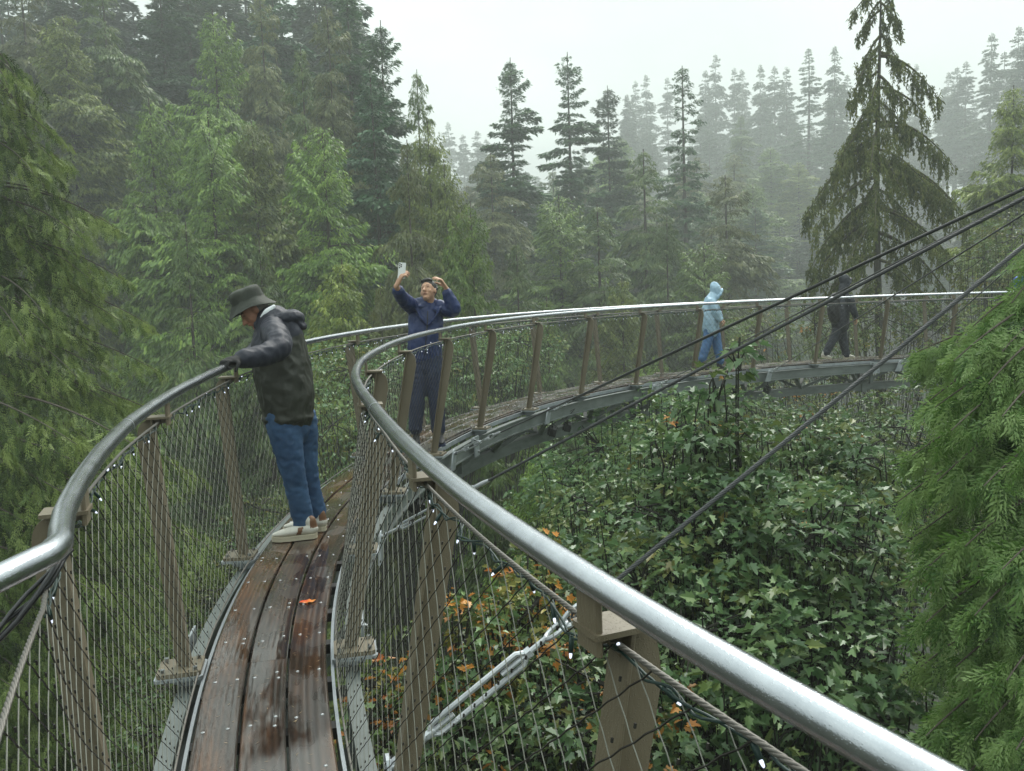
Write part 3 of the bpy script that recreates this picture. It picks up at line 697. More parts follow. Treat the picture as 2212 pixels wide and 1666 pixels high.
# left wall of the canyon -------------------------------------------------------
LW = [
 ('cedar', 458, 18, 44, 'tall narrow olive cedar whose pointed top almost reaches the upper frame', 1.0),
 ('cedar', 320, 212, 38, 'pointed cedar standing beside the big drooping tree on the left', .95),
 ('cedar', 446, 240, 36, 'broad pale green cedar in the middle of the left forest wall', 1.15),
 ('cedar2', 540, 262, 37.5, 'yellowish cedar growing against the right side of the broad pale cedar', 1.0),
 ('cedar', 694, 268, 34, 'full conical cedar above the man in the bucket hat', 1.12),
 ('cedar2', 137, 30, 46, 'hazy olive cedar rising above the big drooping tree', 1.15),
 ('hemlock', 215, -70, 50, 'tall dark hemlock with its top cut by the upper frame, second from the left', 1.25),
 ('brown', 40, -90, 48, 'hazy brownish hemlock in the upper left corner', 1.3),
 ('fir', 340, -80, 58, 'dark fir behind the narrow olive cedar, on its left', 1.3),
 ('blue', 585, -60, 60, 'dark blue-green fir behind the narrow olive cedar, on its right', 1.35),
 ('brown', 560, -20, 52, 'hazy brown hemlock between narrow olive cedar and the layered one', 1.0),
 ('hemlock', 648, 100, 42, 'hemlock with drooping layered branches above the full conical cedar', .95),
 ('brown', 706, 10, 46, 'reddish brown hemlock with layered branches left of the dark fir', 1.05),
 ('fir2', 745, -60, 50, 'dark fir with ragged open branches at the edge of the sky', 1.3),
 ('blue', 800, 150, 40, 'bluish fir directly left of the brown drooping tree', 1.1),
 ('fir', 820, 44, 46, 'pointed fir that forms the shoulder of the forest against the sky', 1.05),
 ('brown', 877, 302, 31, 'small brown drooping hemlock behind the raised phone', .8),
 ('hemlock', 900, 150, 41, 'dark hemlock with a bent drooping leader leaning into the sky', .75),
 ('cedar2', 925, 262, 38, 'cedar on the sloping right edge of the left forest wall', .8),
 ('cedar2', 958, 345, 36, 'lowest cedar at the right end of the left forest wall', .75),
 ('cedar', 1015, 434, 27, 'small bright cedar behind the man in the blue jacket', .72),
 ('hemlock', 560, 520, 28, 'dark hemlock low behind the bucket hat', .9),
 ('cedar2', 740, 560, 25, 'low cedar behind the left handrail between the two men', .85),
 ('hemlock', 400, 480, 30, 'dark low hemlock between the drooping tree and the bucket hat', .9),
 ('brown', 820, 610, 24, 'low brownish hemlock behind the man in blue', .6),
 ('hemlock', 1115, 520, 40, 'dark low hemlock under the pale misty fir', .9),
]
for k, px, py, ds, lb, w in LW: plant(k, px, py, ds, lb, wide=w)
# middle of the picture -----------------------------------------------------------
MID = [
 ('fir', 1101, 124, 66, 'ragged fir with open drooping branches, leftmost of the row against the fog', 1.3),
 ('fir2', 1226, 112, 72, 'tall dark pointed fir, second in the row against the fog', 1.35),
 ('fir', 1312, 185, 78, 'straight fir, third in the row against the fog', 1.3),
 ('sparse', 1475, 142, 68, 'thin fir with bare layered branches and a visible trunk, fourth in the row', 1.5),
 ('hemlock', 1390, 322, 56, 'drooping hemlock standing lower between the third and fourth firs', 1.5),
 ('brown', 1568, 378, 55, 'reddish brown hemlock at the right foot of the thin fir', 1.5),
 ('cedar', 1205, 420, 50, 'dark cedar under the tall pointed fir', 1.5),
 ('hemlock', 1290, 440, 48, 'hemlock under the third fir of the row', 1.5),
 ('brown', 1060, 330, 62, 'brownish hazy hemlock left of the ragged fir', 1.5),
 ('hemlock', 1440, 470, 46, 'hemlock at the foot of the thin fir', 1.0),
 ('cedar2', 1345, 600, 36, 'low olive cedar behind the handrail right of the man in blue', .8),
 ('cedar', 1520, 520, 44, 'dark green cedar behind the light blue raincoat', 1.3),
 ('cedar', 1665, 316, 135, 'pale misty cedar in the gap left of the drooping spruce', 1.6),
 ('cedar2', 1725, 350, 130, 'second pale misty cedar, partly behind the drooping spruce', 1.5),
 ('hemlock', 1600, 250, 145, 'hazy hemlock behind the reddish brown tree', 1.5),
 ('cedar2', 2190, 185, 36, 'open cedar with hanging sprays at the right edge above the cables', .95),
 ('hemlock', 1180, 640, 30, 'low dark hemlock right behind the selfie taker', .8),
 ('cedar', 1160, 960, 16.5, 'bright cedar below the walkway beam, in the gap above the front handrail', .7),
 ('hemlock', 1060, 900, 17, 'feathery hemlock just under the walkway beam', .65),
 ('cedar', 1300, 880, 22, 'dark cedar in the shade under the walkway beam', .6),
 ('cedar', 1420, 760, 28, 'dark cedar behind the walkway netting, left of the raincoat', .7),
 ('fir', 1230, 1000, 14, 'dark young fir low between the cedar and the maples', .35),
]
for k, px, py, ds, lb, w in MID: plant(k, px, py, ds, lb, wide=w)
# far slope ------------------------------------------------------------------------
FAR = [(1372, 173, 165), (1395, 160, 160), (1441, 166, 165), (1523, 150, 150), (1545, 116, 148), (1586, 146, 150), (1603, 148, 158), (1642, 138, 140), (1673, 141, 138), (1699, 143, 142), (1803, 98, 120), (1830, 160, 128),
       (1979, 137, 150), (2068, 144, 130), (2087, 131, 128), (2142, 70, 118), (2201, 55, 108), (2170, 110, 112), (2212, 90, 100), (2040, 190, 135), (1950, 220, 150), (1910, 190, 150), (1870, 200, 140)]
r_ = np.random.default_rng(5)
kinds = ['far', 'far2', 'far3']; i = 0
for px, py, ds in FAR:
    ds *= 1.45
    plant(kinds[i % 3], px, py, ds, 'misty conifer on the skyline of the far right slope', 'misty conifers on the far slope', wide=1.15); i += 1
plant('sparse', 1747, 104, 165, 'thin see-through conifer standing out of the misty skyline', wide=1.7)
for px, py, ds in ((968, 262, 270), (1000, 290, 240), (1030, 282, 225), (1050, 300, 230), (1160, 380, 200), (1260, 330, 200), (1330, 330, 190)):
    plant(kinds[i % 3], px, py, ds, 'faint conifer in the fog between the left wall and the firs', 'faint conifers in the fog', wide=1.3); i += 1
for k in range(110):                                                              # the slope below the skyline
    px = r_.uniform(1340, 2290); ds = r_.uniform(105, 215); f = (ds - 105) / 110.
    py = 520 - 300 * f + r_.uniform(-45, 45) - (60 if px > 2000 else 0)
    plant(kinds[i % 3], px, py, ds, 'misty conifer on the slope under the far skyline', 'misty conifers below the skyline', wide=1.2); i += 1
for k in range(26):                                                              # far behind the left wall, seen through its gaps
    px = r_.uniform(-60, 760); ds = r_.uniform(62, 85); py = r_.uniform(-160, 60)
    plant(kinds[i % 3], px, py, ds, 'hazy conifer behind the left forest wall', 'hazy conifers behind the left wall', wide=1.5); i += 1
for k in range(40):                                                              # canyon bottom
    px = r_.uniform(-100, 1500); ds = r_.uniform(26, 60); py = 720 + r_.uniform(-60, 120) + (60 - ds) * 6
    plant(['cedar', 'hemlock', 'cedar2', 'fir'][k % 4], px, py, ds, 'dark conifer deep in the canyon below the walkway', 'conifers deep in the canyon', wide=.9)

for k in range(34):                                                              # slope behind the row of firs
    px = r_.uniform(960, 1640); ds = r_.uniform(78, 115); py = 470 - (ds - 78) * 4.2 + r_.uniform(-30, 40)
    plant(['hemlock', 'brown', 'cedar', 'fir'][k % 4], px, py, ds, 'hazy conifer on the slope behind the row of firs', 'hazy conifers behind the row of firs', wide=1.6)

# air ------------------------------------------------------------------------------
hz = MB(); hz.box((40, 115, 12.5), np.eye(3), (330, 240, 62.5))
M_haze = bpy.data.materials.new('haze'); M_haze.use_nodes = True; t = M_haze.node_tree; t.nodes.clear()
pv = t.nodes.new('ShaderNodeVolumePrincipled'); pv.inputs['Color'].default_value = (.95, 1.0, .99, 1); pv.inputs['Density'].default_value = .0021; pv.inputs['Anisotropy'].default_value = .2
oo = t.nodes.new('ShaderNodeOutputMaterial'); t.links.new(pv.outputs[0], oo.inputs['Volume'])
tag(hz.build('haze', M_haze), kind='stuff')
# ------------------------------------------------------------------ broadleaf trees (bigleaf maple)
HALF = np.array([(0, 0), (.19, -.12), (.22, .05), (.50, .18), (.31, .33), (.42, .64), (.19, .58), (.14, .82), (0, 1.)]) * np.array([.80, 1.])
ML_map = leafmat('maple_leaf', (.050, .110, .042), (.135, .235, .095), (.27, .37, .15), rough=.32, spec=.6, trans=.3, cs=3.2)
ML_mapy = leafmat('maple_leaf_yellowing', (.10, .13, .030), (.20, .20, .05), (.34, .26, .05), rough=.35, spec=.45, trans=.25, cs=1.3)
ML_mapo = leafmat('maple_leaf_orange', (.46, .19, .04), (.58, .28, .06), (.40, .11, .03), rough=.35, spec=.45, trans=.25)
ML_mapyg = leafmat('maple_leaf_pale', (.065, .115, .030), (.14, .20, .055), (.26, .29, .09), rough=.38, spec=.45, trans=.28, cs=.8)

def leaves(pos, out, size, r, droop=.7, simple=False):
    """maple leaves: pos, outward direction -> two folded halves per leaf (N*2, 9, 3)"""
    n = len(pos); ax = nrm(out + np.array([0, 0, -1.]) * (droop * (.3 + 1.3 * r.random(n)))[:, None] + jit(n, .25, r))
    upv = nrm(np.array([0, 0, 1.]) + jit(n, .5, r)); sd = nrm(np.cross(ax, upv)); nn = np.cross(sd, ax)
    s = size * (.35 + .85 * r.random(n) ** 1.3); fo = .15 + .7 * r.random(n); res = []
    for sg in (1, -1):
        x = HALF[:, 0] * sg; y = HALF[:, 1]; cup = -.22 * (y - .35) ** 2
        V = pos[:, None] + s[:, None, None] * (sd[:, None] * x[None, :, None] + ax[:, None] * y[None, :, None] + nn[:, None] * (np.abs(x)[None, :, None] * fo[:, None, None] + cup[None, :, None]))
        if sg < 0: V = V[:, ::-1]
        res.append(V)
    return np.stack(res, 1).reshape(-1, 9, 3)

def maple(name, blobs, base, size, nclus, seed, label, mats, probs, per=8, group=None, spread=.32, cat='maple', stems=3, droop=.45):
    """blobs: (px,py,dist,rx,ry,rz) crown volumes; leaf clusters sit on twigs fed by limbs from the trunk"""
    r = np.random.default_rng(seed); root = empty(name, tuple(base)); tag(root, label, cat, group); base = np.array(base, float)
    w = np.array([b[3] * b[5] for b in blobs]); w = w / w.sum(); Cs = []; Ds = []
    tk = MB(); cen = [at(*b[:3]) for b in blobs]
    for b, ww, c in zip(blobs, w, cen):
        k = max(3, int(nclus * ww)); v = nrm(r.normal(0, 1, (k, 3))); rad = (.45 + .55 * r.random(k) ** .6)
        p = c + v * rad[:, None] * np.array(b[3:6]); Cs.append(p); Ds.append(nrm(v + np.array([0, 0, .25])))
        # limb from the trunk into the blob, twigs to a share of the clusters
        mid = (base + c) / 2 + np.array([r.normal(0, .2), r.normal(0, .2), .3 + abs(r.normal(0, .3))]); t_ = np.linspace(0, 1, 8)[:, None]
        cv = (1 - t_) ** 2 * base + 2 * t_ * (1 - t_) * mid + t_ ** 2 * (c + np.array([0, 0, b[5] * .3]))
        tk.tube(cv, (.05 + .02 * stems) * (1 - np.linspace(0, 1, 8)) ** 1.6 * min(1, b[3] * 2.5) + .007, 7)
        for q in r.choice(k, max(2, int(k * .4)), replace=False):
            s0 = cv[r.integers(4, 8)]; e = p[q]; m_ = (s0 + e) / 2 + r.normal(0, .06, 3) + np.array([0, 0, .05])
            tk.tube([s0, m_, e], [.013, .009, .005], 4, cap=False)
    for b, c in zip(blobs, cen):                       # upright shoots
        for _ in range(4 if stems else 0):
            x, y = r.uniform(-.8, .8) * b[3], r.uniform(-.8, .8) * b[4]; p0 = c + np.array([x, y, -b[5] * 1.8]); p1 = c + np.array([x * 1.2 + r.normal(0, .06), y, b[5] * r.uniform(.3, .95)])
            tk.tube([p0, (p0 + p1) / 2 + jit(1, .04, r)[0], p1], [.010, .008, .004], 5)
    Cs = np.concatenate(Cs); Ds = np.concatenate(Ds)
    per = per + 3; n = len(Cs) * per; ci = np.repeat(np.arange(len(Cs)), per)
    az = r.random(n) * 2 * np.pi; o = nrm(np.stack([np.cos(az), np.sin(az), 0 * az], 1) + Ds[ci] * .6)
    pos = Cs[ci] + o * (spread * .58 * (.2 + .8 * r.random(n)))[:, None] + jit(n, spread * .14, r)
    L = leaves(pos, o, size, r, droop)
    mi = r.choice(len(mats), len(Cs), p=probs)[ci]
    alt = r.random(n) < .05; mi = np.where(alt, r.choice(len(mats), n, p=probs), mi)
    tk.build('trunk', M_bark2, root, smooth=True)
    o_ = quads_obj('crown', L, 9, mats, None, np.repeat(mi, 2)); o_.parent = root; o_.matrix_parent_inverse = root.matrix_world.inverted()
    return root
def gnd(px, py, d, dz=0.):
    p = at(px, py, d); p[2] = float(tz(p[0], p[1])) - .2 + dz; return p
G_ = [ML_map, ML_mapyg, ML_mapy, ML_mapo]
maple('maple', [(1530, 900, 7.6, .20, .3, .24), (1475, 990, 7.4, .3, .4, .26), (1590, 980, 7.4, .3, .4, .26), (1530, 1080, 7.5, .5, .6, .36), (1595, 765, 7.4, .04, .05, .08), (1540, 820, 7.5, .10, .12, .10)], gnd(1560, 1400, 7.6), 0.111, 140, 31,
      'tall maple sapling whose top leaves reach up in front of the light blue raincoat', G_, [.72, .25, .02, .01], per=6, spread=.24)
maple('maple', [(1690, 950, 8.6, .28, .4, .14), (1790, 955, 8.6, .26, .4, .14), (1850, 1010, 8.3, .4, .6, .26), (1745, 1040, 8.4, .5, .6, .32)], gnd(1800, 1400, 9.), 0.107, 140, 32,
      'grey-green maple crown just below the walkway beam, left of the bright cedar', G_, [.74, .25, .01, 0], per=6, spread=.26)
maple('maple', [(1480, 1180, 7.2, .9, .8, .6), (1640, 1150, 7.3, .8, .8, .6), (1760, 1200, 7.0, .8, .8, .6), (1380, 1300, 7.0, .8, .8, .5)], gnd(1600, 1700, 7.4), 0.107, 493, 33,
      'broad dark green maple crown crossed by the thick stay cable', G_, [.72, .27, .007, .003], per=6, spread=.27)
maple('maple', [(1500, 1420, 6.2, .8, .8, .6), (1690, 1420, 6.2, .8, .8, .6), (1850, 1430, 6.3, .6, .7, .6), (1750, 1600, 5.8, .8, .7, .5), (1900, 1620, 6., .7, .7, .5)], gnd(1750, 1900, 6.6), 0.104, 469, 34,
      'dark green maple crown directly behind the front handrail at lower right', G_, [.80, .19, .005, .005], per=6, spread=.26)
maple('maple', [(1250, 1290, 8.2, .8, .8, .6), (1310, 1140, 9.2, .8, .8, .5), (1400, 1040, 9.4, .7, .8, .6), (1460, 950, 9.6, .6, .7, .5)], gnd(1300, 1800, 8.8), 0.087, 387, 35,
      'pale green maple rising between the beam and the front handrail', G_, [.5, .485, .01, .005], per=7, spread=.24)
maple('maple', [(1150, 1350, 6.4, .42, .5, .40), (1080, 1440, 6.2, .5, .5, .4), (1010, 1400, 6.2, .4, .4, .35), (1160, 1240, 6.8, .22, .3, .35)], gnd(1100, 1900, 6.4), 0.084, 198, 36,
      'yellow and orange autumn maple seen through the netting under the silver turnbuckle', G_, [.12, .34, .36, .18], per=6, spread=.2)
maple('maple', [(1180, 1560, 5.8, .8, .7, .5), (1000, 1600, 6., .6, .6, .4), (1330, 1540, 5.8, .6, .6, .5), (1280, 1650, 5.6, .7, .6, .4)], gnd(1150, 2000, 6.), 0.087, 351, 37,
      'green maple with scattered orange leaves at the bottom below the netting', G_, [.60, .27, .08, .05], per=6, spread=.22)
maple('maple', [(800, 1590, 6., .32, .4, .42), (830, 1510, 6.3, .25, .3, .3)], gnd(800, 2000, 6.2), 0.080, 70, 38,
      'small autumn maple seen through the netting right of the planks at the bottom', G_, [.15, .35, .32, .18], per=6, spread=.2)
maple('maple', [(1900, 705, 23.5, 1.8, 1.5, .9), (1760, 720, 22.5, 1.4, 1.5, .8), (2030, 720, 24, 1.5, 1.5, 1.0), (1650, 735, 21.5, .9, 1.2, .8), (1700, 860, 22, 1.3, 1.2, .9), (1830, 850, 23, 1.4, 1.2, .9), (1960, 850, 24, 1.4, 1.2, 1.0), (1590, 880, 21, 1.1, 1.2, .9)], gnd(1900, 1200, 23.5), 0.100, 850, 39,
      'yellowish green maple behind the netting next to the dark walker', G_, [.1, .7, .19, .01], per=7, spread=.36)
maple('maple', [(2125, 575, 24, .9, 1.5, .8), (2210, 530, 24, 1.2, 1.5, 1.0), (2250, 640, 24, 1.5, 1.5, 1.3)], gnd(2150, 1200, 24), 0.100, 493, 40,
      'yellow-green maple at the right behind the converging cables', G_, [.1, .66, .23, .01], per=7, spread=.36)
maple('maple', [(1830, 1060, 11.5, 1.4, 1.2, .8), (1950, 960, 12., 1.2, 1.2, .8), (1700, 1000, 12.5, 1.2, 1.2, .8), (1600, 1050, 12, 1.2, 1.2, .8), (1750, 1230, 10, 1.5, 1., .9)], gnd(1800, 1600, 12.5), 0.100, 610, 41,
      'shaded maple filling the space behind the front maples', G_, [.62, .33, .04, .01], per=7, spread=.34)
maple('maple', [(1300, 1000, 14, 1.1, 1.2, .9), (1380, 930, 14.5, 1., 1.2, .8), (1240, 1090, 13, .9, 1.2, .8)], gnd(1300, 1500, 14.5), 0.113, 305, 42,
      'dark large-leaved maple in the shadow under the middle of the walkway', G_, [.98, .02, 0, 0], per=7, spread=.34)
maple('maple', [(520, 1200, 12, .7, .9, .5), (470, 1300, 11, .6, .8, .5), (380, 1500, 9, .5, .7, .6), (560, 1120, 13, .6, .8, .5), (330, 1620, 8.5, .5, .6, .5)], gnd(450, 1900, 12), 0.057, 493, 43,
      'fine-leaved yellow-green shrub seen through the left netting beside the planks', G_, [.25, .65, .1, 0], per=8, spread=.24, cat='shrub', stems=0)
maple('maple', [(760, 830, 19, 1.1, 1.2, 1.1), (720, 950, 17, 1., 1.2, 1.), (1010, 800, 22, 1.4, 1.2, 1.1), (870, 850, 20, 1.2, 1.2, 1.2), (1120, 760, 24, 1.4, 1.2, 1.)], gnd(850, 1500, 20), 0.107, 657, 44,
      'green broadleaf tree seen through the netting around the man in blue', G_, [.6, .37, .03, 0], per=7, spread=.36, cat='broadleaf tree')

maple('maple', [(1720, 960, 15, 1.0, 1.2, .6), (1850, 950, 16, 1.1, 1.2, .6), (1980, 950, 16, 1.1, 1.2, .7), (1900, 980, 14, 1.2, 1.2, .8), (1600, 930, 15, 1., 1.2, .7), (1500, 1000, 15, 1., 1.2, .7)], gnd(1850, 1500, 15.5), 0.100, 521, 45,
      'shaded maple directly beneath the far part of the walkway', G_, [.5, .47, .03, 0], per=7, spread=.34)
# ------------------------------------------------------------------ fern-like cedar fronds
def frond_proto(n=13, sub=5, w=.46, lf=.36, wf=.10, narrow=.72, seed=0):
    """one flat spray, length 1 along +x, in the xy plane; kites as (N,4,3)"""
    P, A, S, Ls, Ws = [], [], [], [], []
    jr = random.Random(seed)
    for i in range(n):
        t = (i + .6) / n
        for sg in (1, -1):
            l = w * math.sin(math.pi * min(1, t * .80 + .20)) ** .8 * (1 - .35 * t); a = math.radians(46 - 14 * t + jr.uniform(-13, 13)); l *= jr.uniform(.55, 1.25)
            d = np.array([math.cos(a), sg * math.sin(a), -.12 - .35 * t + jr.uniform(-.12, .12)]); p = np.array([t, .05 * math.sin(t * 5 + seed), -.42 * t * t])
            for j in range(sub):
                u = j / sub; q = p + d * l * u; b = math.radians(30) * (1 if j % 2 else -1) * (1 if j < sub - 1 else 0)
                dd = np.array([d[0] * math.cos(b) - d[1] * math.sin(b), d[0] * math.sin(b) + d[1] * math.cos(b), d[2] - .1 * u])
                P.append(q); A.append(nrm(dd)); S.append(nrm(np.cross(dd, [0, 0, 1]))); Ls.append(l * lf + .03); Ws.append((l * wf + .02) * narrow)
    P = np.array(P); A = np.array(A); S = np.array(S)
    return kites(P, A, S, np.array(Ls), np.array(Ws))
def put_fronds(F, pos, ax, nrmv, size):
    """place frond F at pos with axis ax and face normal nrmv"""
    ax = nrm(ax); y = nrm(np.cross(nrmv, ax)); z = np.cross(ax, y); M = np.stack([ax, y, z], 1)      # (N,3,3) rows
    V = np.einsum('nkci,nij->nkcj', F[np.arange(len(pos)) % len(F)], M) * size[:, None, None, None] + pos[:, None, None]
    return V.reshape(-1, 4, 3)
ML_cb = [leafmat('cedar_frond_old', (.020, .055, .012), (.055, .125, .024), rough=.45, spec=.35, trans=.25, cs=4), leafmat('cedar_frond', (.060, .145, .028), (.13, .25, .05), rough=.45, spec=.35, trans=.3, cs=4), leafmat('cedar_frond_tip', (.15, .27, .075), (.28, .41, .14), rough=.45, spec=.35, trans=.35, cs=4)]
ML_hang = [leafmat('drooping_frond_old', (.018, .032, .010), (.045, .075, .018), rough=.5, spec=.3, trans=.25, cs=2), leafmat('drooping_frond', (.055, .098, .024), (.115, .175, .042), rough=.5, spec=.3, trans=.25, cs=2), leafmat('drooping_frond_tip', (.13, .19, .045), (.24, .31, .09), rough=.5, spec=.3, trans=.3, cs=2)]

def bezier(a, b, c, n): t = np.linspace(0, 1, n)[:, None]; return (1 - t) ** 2 * a + 2 * t * (1 - t) * b + t * t * c
def frond_tree(name, trunk_top, trunk_base, branches, F, fl, seed, label, matl, nfr, spread, hang, cat='conifer', r0=.2, bark=None, outw=1., thin=1., flat=.6):
    """branches: (start xyz, tip xyz, arch height)"""
    r = np.random.default_rng(seed); root = empty(name, tuple(trunk_base)); tag(root, label, cat); tk = MB()
    a, b = np.array(trunk_base, float), np.array(trunk_top, float); t = np.linspace(0, 1, 12)[:, None]
    tk.tube(a + (b - a) * t, r0 * (1 - t[:, 0] * .85), 10); tk.build('trunk', bark or M_bark, root, smooth=True)
    lm = MB(); out = []; mids = []
    for s0, s1, arch in branches:
        s0 = np.array(s0, float); s1 = np.array(s1, float); m = s0 * .45 + s1 * .55 + np.array([0, 0, arch]); n = 24; B = bezier(s0, m, s1, n); lm.tube(B, np.linspace(.022, .003, n) * thin, 5, cap=False)
        T = nrm(np.gradient(B, axis=0)); Lb = np.linalg.norm(s1 - s0)
        k = max(8, int(nfr * Lb)); u = r.random(k) ** .75; i = np.clip((u * (n - 1)).astype(int), 0, n - 1); base = B[i]; tt = T[i]
        lat = nrm(np.cross(tt, [0, 0, 1.])) * np.where(r.random(k) < .5, -1, 1)[:, None]
        wv = spread * (.25 + 1.0 * np.sin(np.pi * np.clip(u * .85 + .12, 0, 1))) * r.random(k)
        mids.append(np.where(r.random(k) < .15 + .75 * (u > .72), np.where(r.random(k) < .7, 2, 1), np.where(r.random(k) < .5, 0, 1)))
        pos = base + lat * wv[:, None] + tt * (wv * .6)[:, None] - np.array([0, 0, 1.]) * (wv * wv / max(spread, .1) * .5 * (hang + .2) + .01)[:, None]
        ax = nrm(lat * .55 * outw + tt * .8 * outw + np.array([0, 0, -1.]) * (hang * (.4 + wv / spread) + .1)[:, None] + jit(k, .18, r))
        nv = nrm(np.cross(np.cross(ax, [0, 0, 1.]), ax) * flat + lat * .6 + jit(k, .6, r))
        out.append(put_fronds(F, pos, ax, nv, fl * (.55 + .75 * r.random(k))))
    lm.build('branches', M_bark, root, smooth=True)
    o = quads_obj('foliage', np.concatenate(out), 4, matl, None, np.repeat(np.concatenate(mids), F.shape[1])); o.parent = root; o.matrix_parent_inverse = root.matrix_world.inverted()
    return root
# the bright cedar at the right edge
tips = [(2210, 560, 5.2, 0.2), (2185, 655, 5.0, 0.2), (2102, 705, 5.0, 0.22), (2165, 760, 4.8, 0.2), (2060, 780, 4.8, 0.2), (2135, 830, 4.6, 0.2), (2020, 880, 4.9, 0.2), (1990, 880, 5.4, 0.15), (2055, 930, 4.5, 0.25), (2165, 900, 4.3, 0.2), (1970, 985, 5.0, 0.2), (2025, 1040, 4.6, 0.25), (1938, 1085, 4.8, 0.3), (2125, 1050, 4.2, 0.25), (1975, 1160, 5.0, 0.2), (2000, 1230, 4.5, 0.25), (2085, 1180, 4.2, 0.25), (2030, 1290, 4.9, 0.2), (2000, 1345, 4.4, 0.3), (2105, 1330, 4.0, 0.28), (1990, 1440, 5.0, 0.2), (2065, 1440, 4.3, 0.25), (2165, 1230, 3.9, 0.2), (2175, 1470, 3.8, 0.25), (2035, 1540, 4.6, 0.2), (2000, 1590, 4.3, 0.3), (2105, 1600, 4.0, 0.3), (1945, 1660, 4.6, 0.3), (2195, 1620, 3.7, 0.3), (2075, 1690, 4.0, 0.3), (2225, 1000, 4.1, 0.2), (2245, 780, 4.6, 0.2), (2275, 640, 5.0, 0.2), (2235, 1380, 4.2, 0.2)]
br = []
for px, py, d, ar in tips:
    tip = at(px, py, d); st = at(2480 + random.uniform(-30, 60), py - 150 + random.uniform(-60, 30), 5.6); br.append((st, tip, ar + .12))
for k in range(9):                                   # shaded inner branches
    py = 700 + k * 38; br.append((at(2450, py - 60, 6.3), at(random.uniform(1930, 2120), py + 60, random.uniform(5.6, 6.4)), .15))
tb_ = gnd(2480, 1500, 5.8)
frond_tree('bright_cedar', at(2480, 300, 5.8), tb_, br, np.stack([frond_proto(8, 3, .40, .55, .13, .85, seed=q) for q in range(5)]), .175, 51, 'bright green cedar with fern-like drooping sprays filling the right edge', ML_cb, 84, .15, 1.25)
# the big drooping tree at the left edge
FH = np.stack([frond_proto(7, 2, .26, .8, .22, 1., seed=q + 9) for q in range(5)]); r5 = np.random.default_rng(52)
def edge_x(y): return np.interp(y, [90, 150, 300, 450, 560, 640, 700, 800, 1000, 1200, 1700], [15, 60, 175, 240, 270, 310, 345, 365, 380, 400, 380])
br = []
for k in range(150):
    py = 120 + 1650 * (k / 150.) ** .9 + r5.uniform(-25, 25); xe = edge_x(py); d = 12.6; xe = (xe + 60) * r5.uniform(.72, 1.10) - 60
    f = r5.random(); px = xe - 20 - f * f * 330; dd = 12.6 - math.sqrt(max(0, 1 - ((px + 60) / (xe + 60)) ** 2)) * (1.2 + (py - 100) / 700.) * r5.uniform(.3, 1.1)
    tip = at(px, py, dd); st = at(-60, py - 40 - 55 * (xe / 300.), 12.6); br.append((st, tip, .35 + .1 * r5.random()))
for k in range(60):                                   # lower boughs nearer the camera, seen under the left handrail
    py = 950 + r5.random() * 900; px = r5.uniform(-80, 520 - (py - 950) * .15); tip = at(px, py, r5.uniform(8.6, 11.5)); br.append((at(px - 330, py - 130, 11.8), tip, .3))
frond_tree('drooping_cedar', at(-60, 60, 12.6), gnd(-60, 1500, 12.6), br, FH, .21, 53, 'large drooping cedar filling the left edge of the picture', ML_hang, 62, .42, 1.0, r0=.32, outw=.75)

